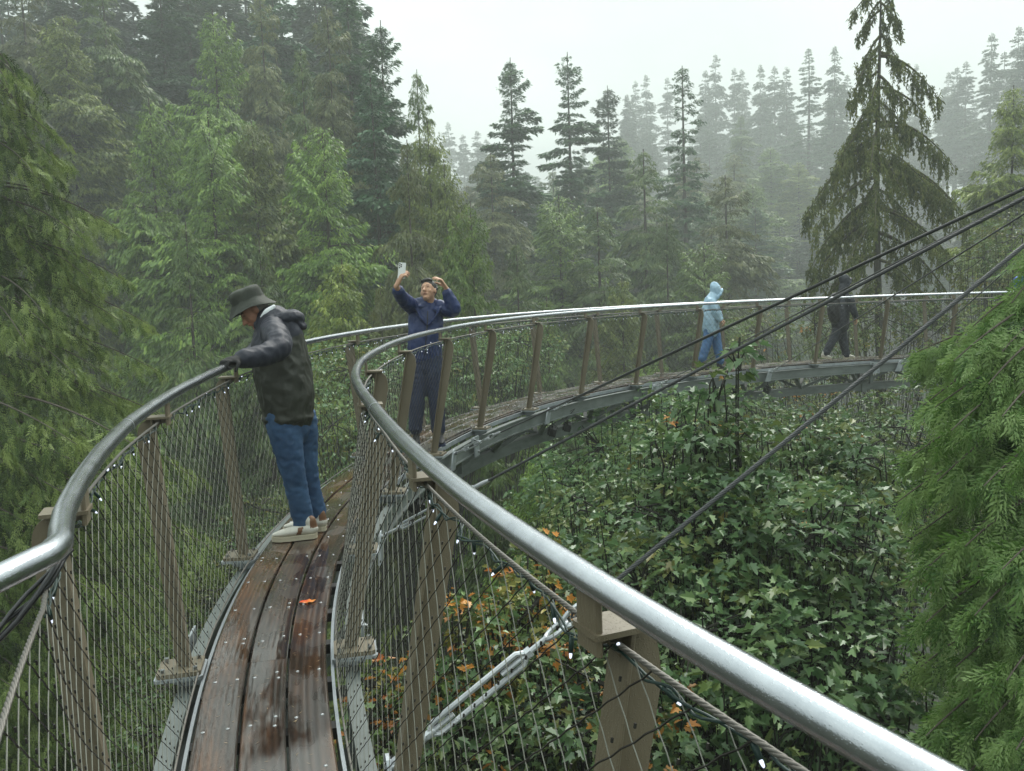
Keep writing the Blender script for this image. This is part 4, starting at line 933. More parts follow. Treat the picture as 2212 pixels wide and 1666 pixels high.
# ------------------------------------------------------------------ the tall moss-hung spruce on the right
ML_sp = leafmat('mossy_spruce', (.055, .075, .018), (.125, .155, .040), (.23, .245, .070), rough=.7, spec=.25, trans=.15, cs=2.5)
def spruce():
    D = 26.; top = at(1897, -75, D); b = gnd(1915, 900, D); root = empty('mossy_spruce', tuple(b)); tag(root, 'tall spruce with long arching branches draped in brown moss', 'spruce')
    H = top[2] - b[2]; r = np.random.default_rng(61); tk = MB(); z = np.linspace(0, 1, 20)
    P = b + (top - b) * z[:, None]; P[:, 0] += .10 * np.sin(z * 14) * z; tk.tube(P, .30 * (1 - z) ** .9 + .015, 12)
    tk.build('trunk', mat('spruce_bark', (.07, .06, .048), .85, var=(.035, .04, .018), vscale=3, bump=.6, bscale=9, stretch=(1, 1, .3)), root, smooth=True)
    # (y where the branch leaves the trunk, tip x, tip y, depth offset, arch): traced drooping boughs
    B = [(-60, 1870, -20, 0, .1), (-55, 1925, -10, 0, .1), (-30, 1835, 40, 0, .12), (-25, 1950, 70, 0, .15), (0, 1865, 60, .3, .1), (5, 1935, 50, -.3, .1), (20, 1850, 85, .4, .12), (40, 1925, 90, .4, .1),
         (75, 1850, 170, 0, .15), (70, 1945, 150, .2, .15), (95, 1838, 220, -.3, .2), (110, 1990, 190, 0, .25), (118, 2035, 225, .1, .45), (150, 1835, 235, .3, .2), (160, 1960, 250, -.3, .2), (170, 1880, 240, -.8, .2), (185, 2010, 262, .3, .25),
         (200, 1840, 300, 0, .2), (215, 1965, 300, .4, .15), (230, 1815, 330, .3, .25), (240, 1930, 330, -.9, .2), (262, 2065, 365, 0, .55), (255, 1800, 370, -.2, .3), (270, 2040, 350, .4, .4), (280, 1880, 380, -1.2, .3),
         (290, 1770, 430, 0, .35), (300, 1735, 475, .1, .4), (310, 1800, 440, .5, .3), (320, 2000, 400, -.6, .25), (330, 1950, 420, -1., .2), (345, 2095, 480, 0, .6), (352, 2105, 530, .2, .65), (360, 2070, 450, -.5, .5), (365, 2050, 490, .6, .45),
         (380, 1760, 500, -.5, .3), (390, 1830, 520, .4, .2), (405, 1980, 500, .6, .25), (400, 1890, 500, -1.3, .3), (425, 1745, 590, 0, .5), (430, 1770, 560, .6, .4), (445, 2090, 610, .1, .6), (450, 2040, 560, -.5, .4), (470, 1735, 640, .1, .5), (480, 1820, 600, -.9, .3),
         (500, 2075, 680, 0, .6), (510, 1960, 600, .8, .25), (530, 1780, 650, .4, .3), (545, 1740, 720, .0, .5), (560, 2010, 660, -.6, .3), (585, 2100, 760, 0, .6), (600, 1850, 680, -.9, .3), (620, 1760, 760, .2, .4), (650, 2040, 780, .2, .4), (690, 1800, 830, 0, .4)]
    lm = MB(); out = []; dn = np.array([0, 0, -1.])
    xr = .95
    for y0, tx, ty, dz, arch in B:
        zt = at(1905, y0, D); st = np.array([np.interp(zt[2], P[:, 2], P[:, 0]), np.interp(zt[2], P[:, 2], P[:, 1]), zt[2]])
        tip = at(tx, ty, D + dz * 1.3); m = st * .5 + tip * .5 + np.array([0, 0, arch + .25 * np.linalg.norm((tip - st)[:2]) * .6]); n = 40; Bz = bezier(st, m, tip, n)
        Lb = np.linalg.norm(tip - st); lm.tube(Bz, np.linspace(.03 + .012 * Lb, .006, n), 5, cap=False); T = nrm(np.gradient(Bz, axis=0)); lat = nrm(np.cross(T, [0, 0, 1.]))
        ns = int(Lb * 18) + 2; u = np.clip(r.random(ns) ** .8, 0, 1) * .85 + .15; i = np.clip((u * (n - 1)).astype(int), 0, n - 1)
        sl = (.20 + .60 * r.random(ns) ** 1.5) * np.clip(.45 + Lb * .25, .3, 1.15) * np.where(r.random(ns) < .2, .4, 1); s0 = Bz[i] + lat[i] * (r.normal(0, .16, ns))[:, None] * min(1, Lb * .5) + jit(ns, .02, r)
        sw = r.normal(0, .10, (ns, 3)); sw[:, 2] = 0
        for q in range(ns):                          # each hanging strand is a string of small tufts
            kq = max(4, int(sl[q] / .014)); w = r.random(kq); p = s0[q] + (dn + sw[q]) * (sl[q] * w)[:, None] + r.normal(0, .028, (kq, 3)) * (1.1 - w)[:, None]
            ax = nrm(dn + jit(kq, .38, r)); sd = perp(ax, r); out.append(kites(p, ax, sd, .085 + .05 * r.random(kq), .026 + .018 * r.random(kq)))
        kt = int(Lb * 26); i = r.integers(4, n, kt); ax = nrm(T[i] * .5 + lat[i] * r.choice([-1, 1], kt)[:, None] * .6 + dn * .35 + jit(kt, .25, r)); out.append(kites(Bz[i] + jit(kt, .03, r), ax, perp(ax, r), .12 + .07 * r.random(kt), .035 + 0 * w[:1].repeat(kt)))
    lm.build('branches', M_moss, root, smooth=True)
    o = quads_obj('hanging_foliage', np.concatenate(out), 4, ML_sp, None); o.parent = root; o.matrix_parent_inverse = root.matrix_world.inverted()
spruce()
# ------------------------------------------------------------------ people
from mathutils import noise as mnoise
def loft(mb, pts, ra, rb=None, side=None, n=16, mi=0):
    """closed rounded limb: ellipse rings (ra along SIDE, rb across) along pts, domed ends"""
    P = np.asarray(pts, float); ra = np.asarray(ra, float); rb = ra if rb is None else np.asarray(rb, float)
    # smooth the control polygon
    k = len(P); t = np.linspace(0, k - 1, (k - 1) * 5 + 1); 
    def sm(a):
        a = np.stack([np.interp(t, range(k), a[:, i]) for i in range(a.shape[1])], 1)
        for _ in range(3): a[1:-1] = .25 * a[:-2] + .5 * a[1:-1] + .25 * a[2:]
        return a
    Q = sm(P); A = sm(np.stack([ra, rb], 1)); T = nrm(np.gradient(Q, axis=0)); ph = np.arange(n) * 2 * math.pi / n
    s = np.array([1., 0, 0]) if side is None else np.asarray(side, float)
    if side is None and abs(T[0] @ s) > .8: s = np.array([0, 1., 0])
    rings = []; 
    def ring(c, tt, a, b):
        u = s - tt * (s @ tt); u = u / np.linalg.norm(u); w = np.cross(tt, u); return c + a * np.cos(ph)[:, None] * u + b * np.sin(ph)[:, None] * w
    for g in (.15, .45, .8): rings.append(ring(Q[0] - T[0] * A[0].mean() * math.cos(g * math.pi / 2), T[0], A[0, 0] * math.sin(g * math.pi / 2), A[0, 1] * math.sin(g * math.pi / 2)))
    for q, tt, a in zip(Q, T, A): rings.append(ring(q, tt, a[0], a[1]))
    for g in (.8, .45, .15): rings.append(ring(Q[-1] + T[-1] * A[-1].mean() * math.cos(g * math.pi / 2), T[-1], A[-1, 0] * math.sin(g * math.pi / 2), A[-1, 1] * math.sin(g * math.pi / 2)))
    v = np.concatenate(rings); m = len(rings)
    f = [(i * n + j, i * n + (j + 1) % n, (i + 1) * n + (j + 1) % n, (i + 1) * n + j) for i in range(m - 1) for j in range(n)] + [tuple(range(n - 1, -1, -1)), tuple((m - 1) * n + j for j in range(n))]
    return mb.add(v, f, mi)
def fused(name, mb, mats, parent, voxel=.008, smooth=4, pick=None, wrinkle=0., wfreq=14., ws=(1, 1, 1)):
    """melt the collected shapes into one continuous skin; pick(center)->material index; wrinkle = cloth folds in metres"""
    o = mb.build('tmp', mats[0]); m = o.modifiers.new('r', 'REMESH'); m.mode = 'VOXEL'; m.voxel_size = voxel; m.adaptivity = 0
    s = o.modifiers.new('s', 'SMOOTH'); s.factor = .5; s.iterations = smooth
    dg = bpy.context.evaluated_depsgraph_get(); me = bpy.data.meshes.new_from_object(o.evaluated_get(dg)); bpy.data.objects.remove(o)
    me.name = name; me.materials.clear()
    for q in mats: me.materials.append(q)
    if wrinkle:
        n = len(me.vertices); co = np.empty(n * 3); me.vertices.foreach_get('co', co); co = co.reshape(-1, 3); no = np.array([v.normal[:] for v in me.vertices])
        d = np.array([abs(mnoise.noise(Vector((c[0] * wfreq * ws[0], c[1] * wfreq * ws[1], c[2] * wfreq * ws[2] + c[0] * 3)))) + .5 * abs(mnoise.noise(Vector((c[0] * wfreq * 2.3 * ws[0], c[1] * wfreq * 2.3 * ws[1], c[2] * wfreq * 2.3 * ws[2] + 5)))) for c in co])
        co += no * ((.35 - d) * 2 * wrinkle)[:, None]; me.vertices.foreach_set('co', co.ravel())
    if pick:
        for p in me.polygons: p.material_index = pick(p.center)
    me.polygons.foreach_set('use_smooth', [True] * len(me.polygons)); me.update()
    ob = bpy.data.objects.new(name, me); C.objects.link(ob)
    if parent is not None: ob.parent = parent
    return ob
def hand(mb, wrist, palm_dir, palm_n, curl=.5, size=1., thumb_side=1, finger_bend=None):
    """palm and five fingers; palm_dir points to the knuckles, palm_n out of the palm"""
    d = nrm(palm_dir); n = nrm(palm_n - d * (palm_n @ d)); s = np.cross(d, n) * thumb_side; z = size
    loft(mb, [wrist, wrist + d * .045 * z, wrist + d * .085 * z], [.026 * z, .036 * z, .038 * z], [.019 * z, .016 * z, .013 * z], s, 12)
    for k, (o, l) in enumerate(((.027, .072), (.009, .080), (-.009, .075), (-.026, .058))):
        c = curl * (1 + .12 * k); a = wrist + d * .088 * z + s * o * z; l = l * z; pts = [a - d * .02 * z, a]; ang = c * .5
        for seg, sl in enumerate((.42, .33, .25)):
            dd = d * math.cos(ang) + n * math.sin(ang) + s * o * 2.2; pts.append(pts[-1] + nrm(dd) * l * sl); ang += c * .95
        loft(mb, pts, [.0085 * z, .0092 * z, .0086 * z, .0078 * z, .0066 * z], None, s, 8)
    a = wrist + d * .022 * z + s * .028 * z; t1 = a + nrm(s * .75 + d * .65 + n * .25) * .038 * z; t2 = t1 + nrm(s * .15 + d * .9 + n * (.3 + curl * .5)) * .032 * z; t3 = t2 + nrm(d * .8 + n * (.3 + curl * .8) - s * .1) * .022 * z
    loft(mb, [a - s * .012 * z, t1, t2, t3], [.013 * z, .0115 * z, .0095 * z, .008 * z], None, n, 8)
    return mb
def skinmat(name, c, red): return mat(name, c, .48, var=red, vscale=22, bump=.05, bscale=120, spec=.4)
M_skinA = skinmat('skin_elder', (.42, .20, .13), (.50, .25, .17)); M_skinB = skinmat('skin', (.50, .28, .18), (.58, .34, .23))
M_lip = mat('lip', (.30, .13, .09), .4); M_browm = mat('brow', (.03, .02, .016), .7); M_hair = mat('black_hair', (.012, .010, .009), .45, bump=.5, bscale=90, stretch=(1, 1, .2)); M_greyhair = mat('grey_hair', (.16, .14, .12), .6, bump=.5, bscale=90)
def cloth(name, c, v=None, rough=.55, bump=.35, bscale=28, spec=.4, vscale=6, stretch=None): return mat(name, c, rough, var=v or tuple(x * .7 for x in c), vscale=vscale, bump=bump, bscale=bscale, spec=spec, stretch=stretch)
M_jean = cloth('blue_denim', (.024, .058, .125), (.050, .105, .205), .75, .12, 30, .25, vscale=5)
M_navy = cloth('navy_shell', (.013, .015, .027), (.022, .025, .040), .55, .9, 12, .35)
M_olive = cloth('olive_shell', (.024, .026, .018), (.029, .031, .022), .5, .8, 13, .4)
M_hat = cloth('hat_cloth', (.042, .046, .038), (.058, .062, .050), .7, .25, 60, .3)
M_glove = mat('black_knit', (.012, .012, .013), .85, bump=.5, bscale=140)
M_blueJ = cloth('royal_navy_shell', (.010, .023, .092), (.018, .036, .13), .5, .9, 11, .45)
M_dkblue = cloth('dark_blue_trousers', (.010, .017, .050), (.014, .024, .065), .7, .3, 30)
M_white = mat('white_leather', (.62, .60, .54), .45, var=(.52, .49, .43), vscale=12); M_sole = mat('cream_sole', (.50, .45, .34), .6); M_tanp = mat('brown_leather', (.16, .075, .035), .5)
M_reflect = mat('reflective_trim', (.70, .72, .75), .35)
M_pale = cloth('pale_blue_raincoat', (.30, .46, .60), (.42, .58, .72), .35, .9, 10, .5); M_rainb = cloth('blue_rain_trousers', (.045, .12, .28), (.075, .18, .38), .4, .9, 10, .5)
M_dark = cloth('charcoal_shell', (.030, .034, .042), (.05, .055, .065), .45, .4, 18); M_grey = cloth('grey_shell', (.085, .095, .11), (.11, .12, .14), .5, .4, 18); M_blk = cloth('black_cloth', (.010, .010, .012), (.018, .018, .02), .6, .3, 30)
M_ndk = cloth('navy_black_shell', (.010, .012, .020), (.020, .024, .036), .5, .5, 16)
M_nblk = cloth('blue_black_trousers', (.012, .015, .025), (.02, .024, .036), .6, .4, 18)
M_brightblue = cloth('bright_blue_jacket', (.02, .11, .42), (.03, .14, .5), .45, .4, 18)

def shoe(parent, heel, toe, m_up, m_sole, m_acc=None, h=.055, w=.046, sole=.026, name='shoe'):
    """heel and toe on the ground"""
    heel = np.array(heel, float); toe = np.array(toe, float); d = nrm(toe - heel); s = nrm(np.cross(d, UPZ)); u = np.cross(s, d); Ln = np.linalg.norm(toe - heel)
    up = MB(); P = lambda a, b: heel + d * Ln * a + u * b
    loft(up, [P(.10, sole + .030), P(.30, sole + .034), P(.55, sole + .026), P(.80, sole + .016), P(.93, sole + .012)], [w * .78, w * .85, w * .98, w * .92, w * .5], [.036, .038, .030, .024, .014], s)
    loft(up, [P(.14, sole + .03), P(.14, sole + h), P(.16, sole + h + .022)], [.036, .036, .037], [.04, .042, .043], s)
    def pk(c):
        a = (np.array(c) - heel) @ d / Ln; b = (np.array(c) - heel) @ u
        return 1 if (m_acc is not None and ((a < .16 and b > sole + .045) or (abs(a - .42 + (b - sole) * 1.2) < .055 and b < sole + .055))) else 0
    o = fused(name, up, [m_up] + ([m_acc] if m_acc else []), parent, .006, 2, pk)
    so = MB(); ow = [(0.02, -.6), (.0, 0), (.02, .6), (.10, .86), (.3, .86), (.6, 1.05), (.8, 1.0), (.93, .7), (1., .2), (1., -.2), (.93, -.7), (.8, -1.0), (.6, -1.05), (.3, -.86), (.10, -.86)]
    lay = MB()
    for k in range(3): lay.prism([(a * Ln - (.0 if k != 1 else -.001), b * w * (1.0 if k != 1 else .965)) for a, b in ow], heel + u * (sole * (k + .5) / 3 + .001), d, s, u, sole / 6 * .98)
    so_ = lay.build('sole', m_sole, o); so_.matrix_parent_inverse = Matrix.Identity(4)
    return o
def deck_z(P):
    i = np.hypot(CX - P[0], CY - P[1]).argmin(); return .0359 * SG[i] - .0009 * SG[i] ** 2
def dropto(P, dz=0.): P = np.array(P, float); P[2] = deck_z(P) + dz; return P
def head_core(mb, c, fwd, up, s=1., nose=True):
    """skull, jaw, nose, brow, lips, ears and chin"""
    f = nrm(fwd); u = nrm(up - f * (up @ f)); r = np.cross(f, u)
    q = lambda a, b, d: c + (r * a + f * b + u * d) * s
    mb.ball(q(0, -.012, .028), (.076 * s, .094 * s, .090 * s), [r, f, u], 18, 12)
    loft(mb, [q(0, .010, .02), q(0, .022, -.045), q(0, .040, -.088)], [.068 * s, .062 * s, .036 * s], [.072 * s, .060 * s, .034 * s], r)
    if nose:
        loft(mb, [q(0, .080, .012), q(0, .094, -.012), q(0, .106, -.032)], [.008 * s, .010 * s, .016 * s], [.010 * s, .010 * s, .013 * s], r, 10)
        mb.ball(q(.012, .094, -.036), .009 * s, None, 8, 6); mb.ball(q(-.012, .094, -.036), .009 * s, None, 8, 6)
        loft(mb, [q(-.036, .070, .026), q(0, .084, .028), q(.036, .070, .026)], [.011 * s] * 3, [.009 * s] * 3, u, 8)
        loft(mb, [q(-.019, .078, -.062), q(0, .088, -.060), q(.019, .078, -.062)], [.007 * s] * 3, [.008 * s] * 3, u, 8)
        for k in (-1, 1): mb.ball(q(.036 * k, .056, -.024), (.022 * s, .014 * s, .022 * s), [r, f, u], 10, 8)
        mb.ball(q(0, .068, -.098), (.020 * s, .016 * s, .014 * s), [r, f, u], 10, 8)
    for k in (-1, 1): mb.ball(q(.078 * k, -.008, -.004), (.010 * s, .020 * s, .032 * s), [r, f, u], 10, 8)
    def pick(cn):
        v = (np.array(cn) - c) / s; a, b, d = v @ r, v @ f, v @ u
        if b > .055 and abs(a) < .019 and abs(d + .0615) < .004: return 1
        if b > .05 and .014 < abs(a) < .044 and abs(d - .034 + (abs(a) - .028) ** 2 * 5) < .0042: return 2
        if b > .045 and .020 < abs(a) < .040 and abs(d - .010) < .0028: return 2
        return 0
    return pick, q

# ---- the man in the bucket hat
def hat_man():
    D = 5.87; J = lambda x, y, dd=0.: at(x, y, D + dd)
    foot = dropto(J(650, 1160)); view = nrm(np.array([foot[0], foot[1], 0])); rt = np.array([view[1], -view[0], 0])
    body = MB()
    hc = J(548, 672, .0); fw = nrm(-rt * .80 - UPZ * .58 - view * .12); up = nrm(UPZ * .80 - rt * .60)
    pick, q = head_core(body, hc, fw, up, 1.0)
    loft(body, [hc - fw * .03 - up * .03, J(575, 700, .02), J(592, 722, .02)], [.055, .058, .07], None, view)
    loft(body, [J(597, 715), J(612, 800), J(625, 900)], [.15, .15, .14], [.09, .10, .10], view)
    sh, el, wr = J(590, 712, -.17), J(604, 757, -.42), J(520, 776, -.66)
    loft(body, [J(592, 715, -.08), sh, el, wr], [.05, .05, .042, .028], None, view)
    shR, elR = J(592, 708, .19), J(560, 760, .30); loft(body, [shR, elR, J(530, 768, .05)], [.05, .042, .03], None, view)
    for hp, kn, an in ((J(616, 915, -.09), J(633, 1015, -.10), J(657, 1125, -.02)), (J(645, 915, .09), J(660, 1010, .10), J(684, 1105, .14))): loft(body, [hp, kn, an], [.075, .052, .036], None, view)
    root = fused('person', body, [M_skinA, M_lip, M_browm], None, .008, 3, pick)
    tag(root, 'man in olive and navy rain jacket, bucket hat and jeans leaning on the left handrail', 'person')
    # legs of the jeans
    t = MB()
    loft(t, [J(612, 905, -.07), J(617, 940, -.09), J(631, 1015, -.10), J(645, 1075, -.06), J(656, 1130, -.02)], [.122, .108, .083, .071, .070], [.122, .112, .083, .071, .074], view)
    loft(t, [J(650, 905, .08), J(655, 940, .09), J(661, 1010, .11), J(672, 1065, .13), J(685, 1108, .14)], [.112, .102, .080, .070, .066], None, view)
    loft(t, [J(628, 880, 0), J(632, 925, 0)], [.15, .14], [.125, .12], view)
    fused('jeans', t, [M_jean], root, .011, 3, None, .007, 11, (1, 1, 1.6))
    # jacket
    j = MB()
    loft(j, [J(596, 712, .0), J(602, 745, 0), J(610, 800, 0), J(619, 855, 0), J(621, 885, 0), J(622, 896, 0)], [.185, .215, .215, .215, .205, .200], [.145, .185, .195, .188, .172, .168], view, 22)
    loft(j, [J(589, 712, -.15), J(596, 725, -.27), J(606, 752, -.42), J(570, 768, -.52), J(526, 776, -.63)], [.088, .090, .080, .068, .060], None, view)
    loft(j, [J(592, 708, .15), J(565, 748, .30), J(545, 765, .20)], [.085, .078, .06], None, view)
    j.ball(J(598, 705, 0), (.115, .20, .075), [rt, view, UPZ], 14, 10)
    j.tube([J(622, 901, 0) + rt * .160 * math.cos(k) + view * .188 * math.sin(k) + UPZ * .002 * math.sin(k * 5) for k in np.linspace(0, 2 * math.pi, 25)], .019, 8)
    loft(j, [J(628, 700, 0), J(636, 735, 0), J(640, 790, 0)], [.13, .15, .12], [.06, .07, .05], view)
    cuff = (J(596, 725, -.27), J(606, 752, -.42), J(526, 776, -.63)); yk = J(600, 735, 0)
    def pj(c):
        c = np.array(c)
        def seg(a, b):
            t_ = np.clip((c - a) @ (b - a) / ((b - a) @ (b - a)), 0, 1); return np.linalg.norm(c - a - t_ * (b - a))
        if min(seg(J(590, 712, -.16), cuff[0]), seg(cuff[0], cuff[1]), seg(cuff[1], cuff[2])) < .098: return 1
        h = c[2] - yk[2]; x = (c - yk) @ rt
        return 1 if h > -.015 + .35 * (x + .0) or x < -.135 and h > -.06 else 0
    fused('jacket', j, [M_olive, M_navy], root, .011, 3, pj, .010, 9, (1, 1, .8))
    pk_ = MB(); pk_.tube([J(566, 812, -.142), J(568, 830, -.150), J(571, 850, -.148), J(574, 872, -.135)], [.003, .007, .007, .003], 6); pk_ = pk_.build('pocket', M_blk, None, smooth='all'); pk_.parent = root
    # hood lying on the shoulders with its pale inner flap
    h = MB(); loft(h, [J(572, 708, -.12), J(600, 690, -.13), J(632, 684, -.09), J(646, 690, 0), J(632, 680, .10), J(600, 684, .14), J(570, 700, .12)], [.034, .040, .046, .046, .044, .040, .032], [.036, .044, .050, .050, .050, .044, .034], UPZ)
    loft(h, [J(594, 694, .0), J(622, 692, 0), J(642, 700, 0)], [.14, .13, .10], [.055, .055, .04], view)
    loft(h, [J(556, 706, -.09), J(572, 688, -.085), J(586, 668, -.06)], [.018, .020, .018], [.034, .04, .03], view)
    loft(h, [J(556, 706, .09), J(572, 688, .085), J(586, 668, .06)], [.018, .020, .018], None, view)
    fused('hood', h, [M_navy], root, .009, 3, None, .006, 14)
    fl = MB(); loft(fl, [J(566, 686, -.118), J(578, 675, -.118), J(592, 662, -.10)], [.010, .018, .010], [.016, .030, .014], view, 10); fused('reflective_flap', fl, [M_reflect], root, .006, 2)
    # bucket hat
    hm = MB(); hu = nrm(UPZ * .94 - rt * .34 + view * .02); hr_ = nrm(np.cross(hu, view)); hv = np.cross(hr_, hu); c0 = J(541, 660, 0)
    ph = np.arange(28) * 2 * math.pi / 28; prof = [(.182, -.034), (.180, -.030), (.158, -.008), (.134, .018), (.1205, .036), (.1215, .041), (.120, .062), (.119, .086), (.113, .103), (.099, .115), (.055, .122), (.01, .123)]
    V = []; 
    for i, (r_, z_) in enumerate(prof):
        w = .007 * np.sin(ph * 3 + i * .3) * (1 if i < 4 else .5) + .004 * np.sin(ph * 7 + i)
        V.append(c0 + hr_ * ((r_ * .91 + w) * np.cos(ph))[:, None] + hv * ((r_ * .86 + w) * np.sin(ph))[:, None] + hu * (z_ - .010 * np.cos(ph * 2) * (i < 3) + w * .6)[:, None])
    n = 28; m = len(prof); F = [(i * n + k, i * n + (k + 1) % n, (i + 1) * n + (k + 1) % n, (i + 1) * n + k) for i in range(m - 1) for k in range(n)] + [tuple((m - 1) * n + k for k in range(n))]
    hat = hm.add(np.concatenate(V), F).build('bucket_hat', M_hat, None, smooth='all'); hat.parent = root
    so = hat.modifiers.new('thickness', 'SOLIDIFY'); so.thickness = .004; sb = hat.modifiers.new('round', 'SUBSURF'); sb.levels = 1; sb.render_levels = 2
    hb = MB(); hb.tube([c0 + hr_ * .106 * math.cos(a) + hv * .100 * math.sin(a) + hu * (.036 + .002 * math.sin(a * 3)) for a in np.linspace(0, 2 * math.pi, 33)], .003, 6, cap=False); b = hb.build('hat_seam', M_blk, None, smooth='all'); b.parent = hat
    g = MB(); g.ball(q(0, -.035, .00), (.079, .075, .075), [np.cross(fw, up), fw, up], 14, 10); o = g.build('hair', M_greyhair, None, smooth='all'); o.parent = root
    # gloved hands closed round the rail
    for wr_, sz, dd in ((J(519, 776, -.65), 1.12, None), ):
        g = MB(); rp = wp(np.array(5.42), loff(5.42), HR); rt_ = frame(5.42)[1]
        wrist = J(513, 779, -.66); pd = nrm(rp + UPZ * .040 + rt_ * .03 - wrist); hand(g, wrist, pd, -UPZ, 1.45, 1.12, 1); loft(g, [J(522, 776, -.64), wrist, wrist + pd * .06], [.044, .042, .045], [.04, .036, .026], rt_)
        fused('glove', g, [M_glove], root, .006, 2)
    g = MB(); w2 = J(524, 772, -.02); tgt = wp(np.array(6.2), loff(6.2), HR + .04); pd = nrm(tgt - w2); hand(g, tgt - pd * .09, pd, -UPZ, 1.4, 1.1, -1); loft(g, [J(540, 766, .12), tgt - pd * .09], [.045, .038], None, view); fused('glove', g, [M_glove], root, .007, 2)
    # shoes
    hl, to = dropto(J(686, 1150, -.03), .003), dropto(J(587, 1162, -.10), .003); shoe(root, hl, to, M_white, M_sole, M_tanp, .062, .052, .032)
    hl, to = dropto(J(706, 1138, .13), .003), dropto(J(612, 1142, .10), .003); shoe(root, hl, to, M_white, M_sole, M_tanp, .062, .052, .032)
hat_man()

# ---- the man taking a picture of himself
def selfie_man():
    f0 = wp(np.array(9.35), 0., 0.); D = float((f0 - np.array([0, 0, CAMZ])) @ F0); J = lambda x, y, dd=0.: at(x, y, D + dd)
    view = nrm(np.array([f0[0], f0[1], 0])); rt = np.array([view[1], -view[0], 0]); body = MB()
    hc = J(925, 630, -.03); fw = nrm(-view * .78 - rt * .42 + UPZ * .42); up = nrm(UPZ * .9 + view * .35)
    pick, q = head_core(body, hc, fw, up, 1.02)
    loft(body, [hc - up * .04, J(927, 655, 0), J(928, 668, .02)], [.062, .062, .075], None, rt)
    loft(body, [J(922, 668, .02), J(920, 720, .02), J(919, 785, .02)], [.15, .14, .14], [.09, .09, .09], rt)
    wr, wl = J(856, 619, -.52), J(965, 625, -.16)
    loft(body, [J(890, 662, 0), J(872, 648, -.28), wr], [.05, .042, .028], None, rt); loft(body, [J(952, 662, 0), J(982, 672, -.08), wl], [.05, .042, .028], None, view)
    for a, b_, c_ in ((J(906, 790, .02), J(903, 850, -.02), J(898, 925, 0)), (J(934, 790, .02), J(940, 850, -.01), J(947, 925, .04))): loft(body, [a, b_, c_], [.075, .055, .036], None, rt)
    ph = J(868, 585, -.56)                                                           # phone centre
    pu = nrm(UPZ * .97 + rt * .12); pr_ = nrm(rt * .93 - view * .3 - pu * .1); pr_ = nrm(pr_ - pu * (pr_ @ pu)); pn = np.cross(pr_, pu)
    hand(body, wr, nrm(ph - pu * .045 - wr), rt * .9 + view * .2, .62, 1.3, 1)
    hand(body, wl, nrm(-rt * .45 + UPZ * .75 - view * .25), -rt * .6 - UPZ * .5 - view * .1, .55, 1.25, -1)
    root = fused('person', body, [M_skinB, M_lip, M_browm], None, .0058, 2, pick); tag(root, 'man in navy blue jacket raising a phone over his head on the walkway', 'person')
    hm = MB(); hm.ball(q(0, -.026, .046), (.089, .098, .092), [np.cross(fw, up), fw, up], 18, 12); hm.ball(q(0, .038, .102), (.068, .042, .030), [np.cross(fw, up), fw, up], 12, 8); loft(hm, [q(.074, -.02, .03), q(.078, -.006, .008)], [.012, .008], [.03, .014], up); loft(hm, [q(-.074, -.02, .03), q(-.078, -.006, .008)], [.012, .008], [.03, .014], up)
    fused('hair', hm, [M_hair], root, .006, 2, None, .003, 60)
    t = MB(); loft(t, [J(907, 775, .02), J(904, 815, 0), J(901, 865, -.02), J(898, 925, 0)], [.105, .098, .085, .075], None, rt); loft(t, [J(935, 775, .02), J(938, 815, 0), J(943, 865, 0), J(947, 928, .04)], [.105, .098, .085, .075], None, rt); loft(t, [J(921, 765, .02), J(921, 790, .02)], [.165, .16], [.12, .12], rt)
    fused('trousers', t, [M_dkblue], root, .011, 3, None, .006, 12, (1, 1, 1.6))
    j = MB(); loft(j, [J(921, 668, .02), J(920, 690, .02), J(918, 730, .01), J(917, 766, .01)], [.175, .185, .180, .180], [.11, .13, .14, .13], rt, 22)
    loft(j, [J(892, 664, 0), J(882, 656, -.14), J(870, 646, -.29), J(860, 629, -.45)], [.082, .080, .070, .060], None, view); loft(j, [J(951, 664, 0), J(970, 670, -.06), J(982, 670, -.1), J(974, 650, -.13), J(967, 634, -.15)], [.082, .082, .078, .068, .058], None, view)
    loft(j, [J(909, 662, -.08), J(905, 654, .02), J(926, 650, .12), J(949, 657, .04), J(941, 668, -.08)], [.020, .022, .024, .022, .02], [.035, .04, .045, .04, .035], UPZ)
    loft(j, [J(899, 668, -.10), J(912, 690, -.125), J(923, 702, -.13)], [.016, .014, .008], [.022, .020, .012], rt); loft(j, [J(950, 666, -.10), J(938, 688, -.125), J(926, 702, -.13)], [.016, .014, .008], [.022, .020, .012], rt)
    fused('jacket', j, [M_blueJ], root, .010, 2, None, .010, 10, (1, 1, .8))
    z = MB(); z.tube([J(924, 672, -.135), J(923, 700, -.145), J(920, 735, -.145), J(918, 768, -.135)], .005, 6); zz_ = z.build('zip', M_blk, None, smooth='all'); zz_.parent = root
    for hx, tx, d1, d2, yy in ((900, 893, .05, -.22, 935), (950, 953, .06, -.20, 935)):
        hl = dropto(J(hx, yy, d1), .003); to = dropto(J(tx, yy + 6, d2), .003); shoe(root, hl, to, M_blk, M_dkblue, None)
    # the phone: held by him, so a thing of its own
    p = MB(); p.box(ph, [pr_, pu, pn], (.0375, .080, .004), bev=.006); sidev = -1 if (pn @ view) > 0 else 1; pw = mat('phone_back', (.85, .86, .85), .3); pk = mat('phone_lens', (.01, .01, .012), .1)
    o = p.build('phone', pw); tag(o, 'white phone held high in the hand of the man in the navy jacket', 'phone')
    cm = MB()
    for a, b_ in ((-.024, .066), (-.024, .047), (-.024, .028), (-.008, .058), (-.008, .040)):
        c = ph + pr_ * a + pu * b_ + pn * .004 * sidev; cm.tube([c, c + pn * .0015 * sidev], .0068, 12); 
    cc = cm.build('camera_lenses', pk, None); cc.parent = o
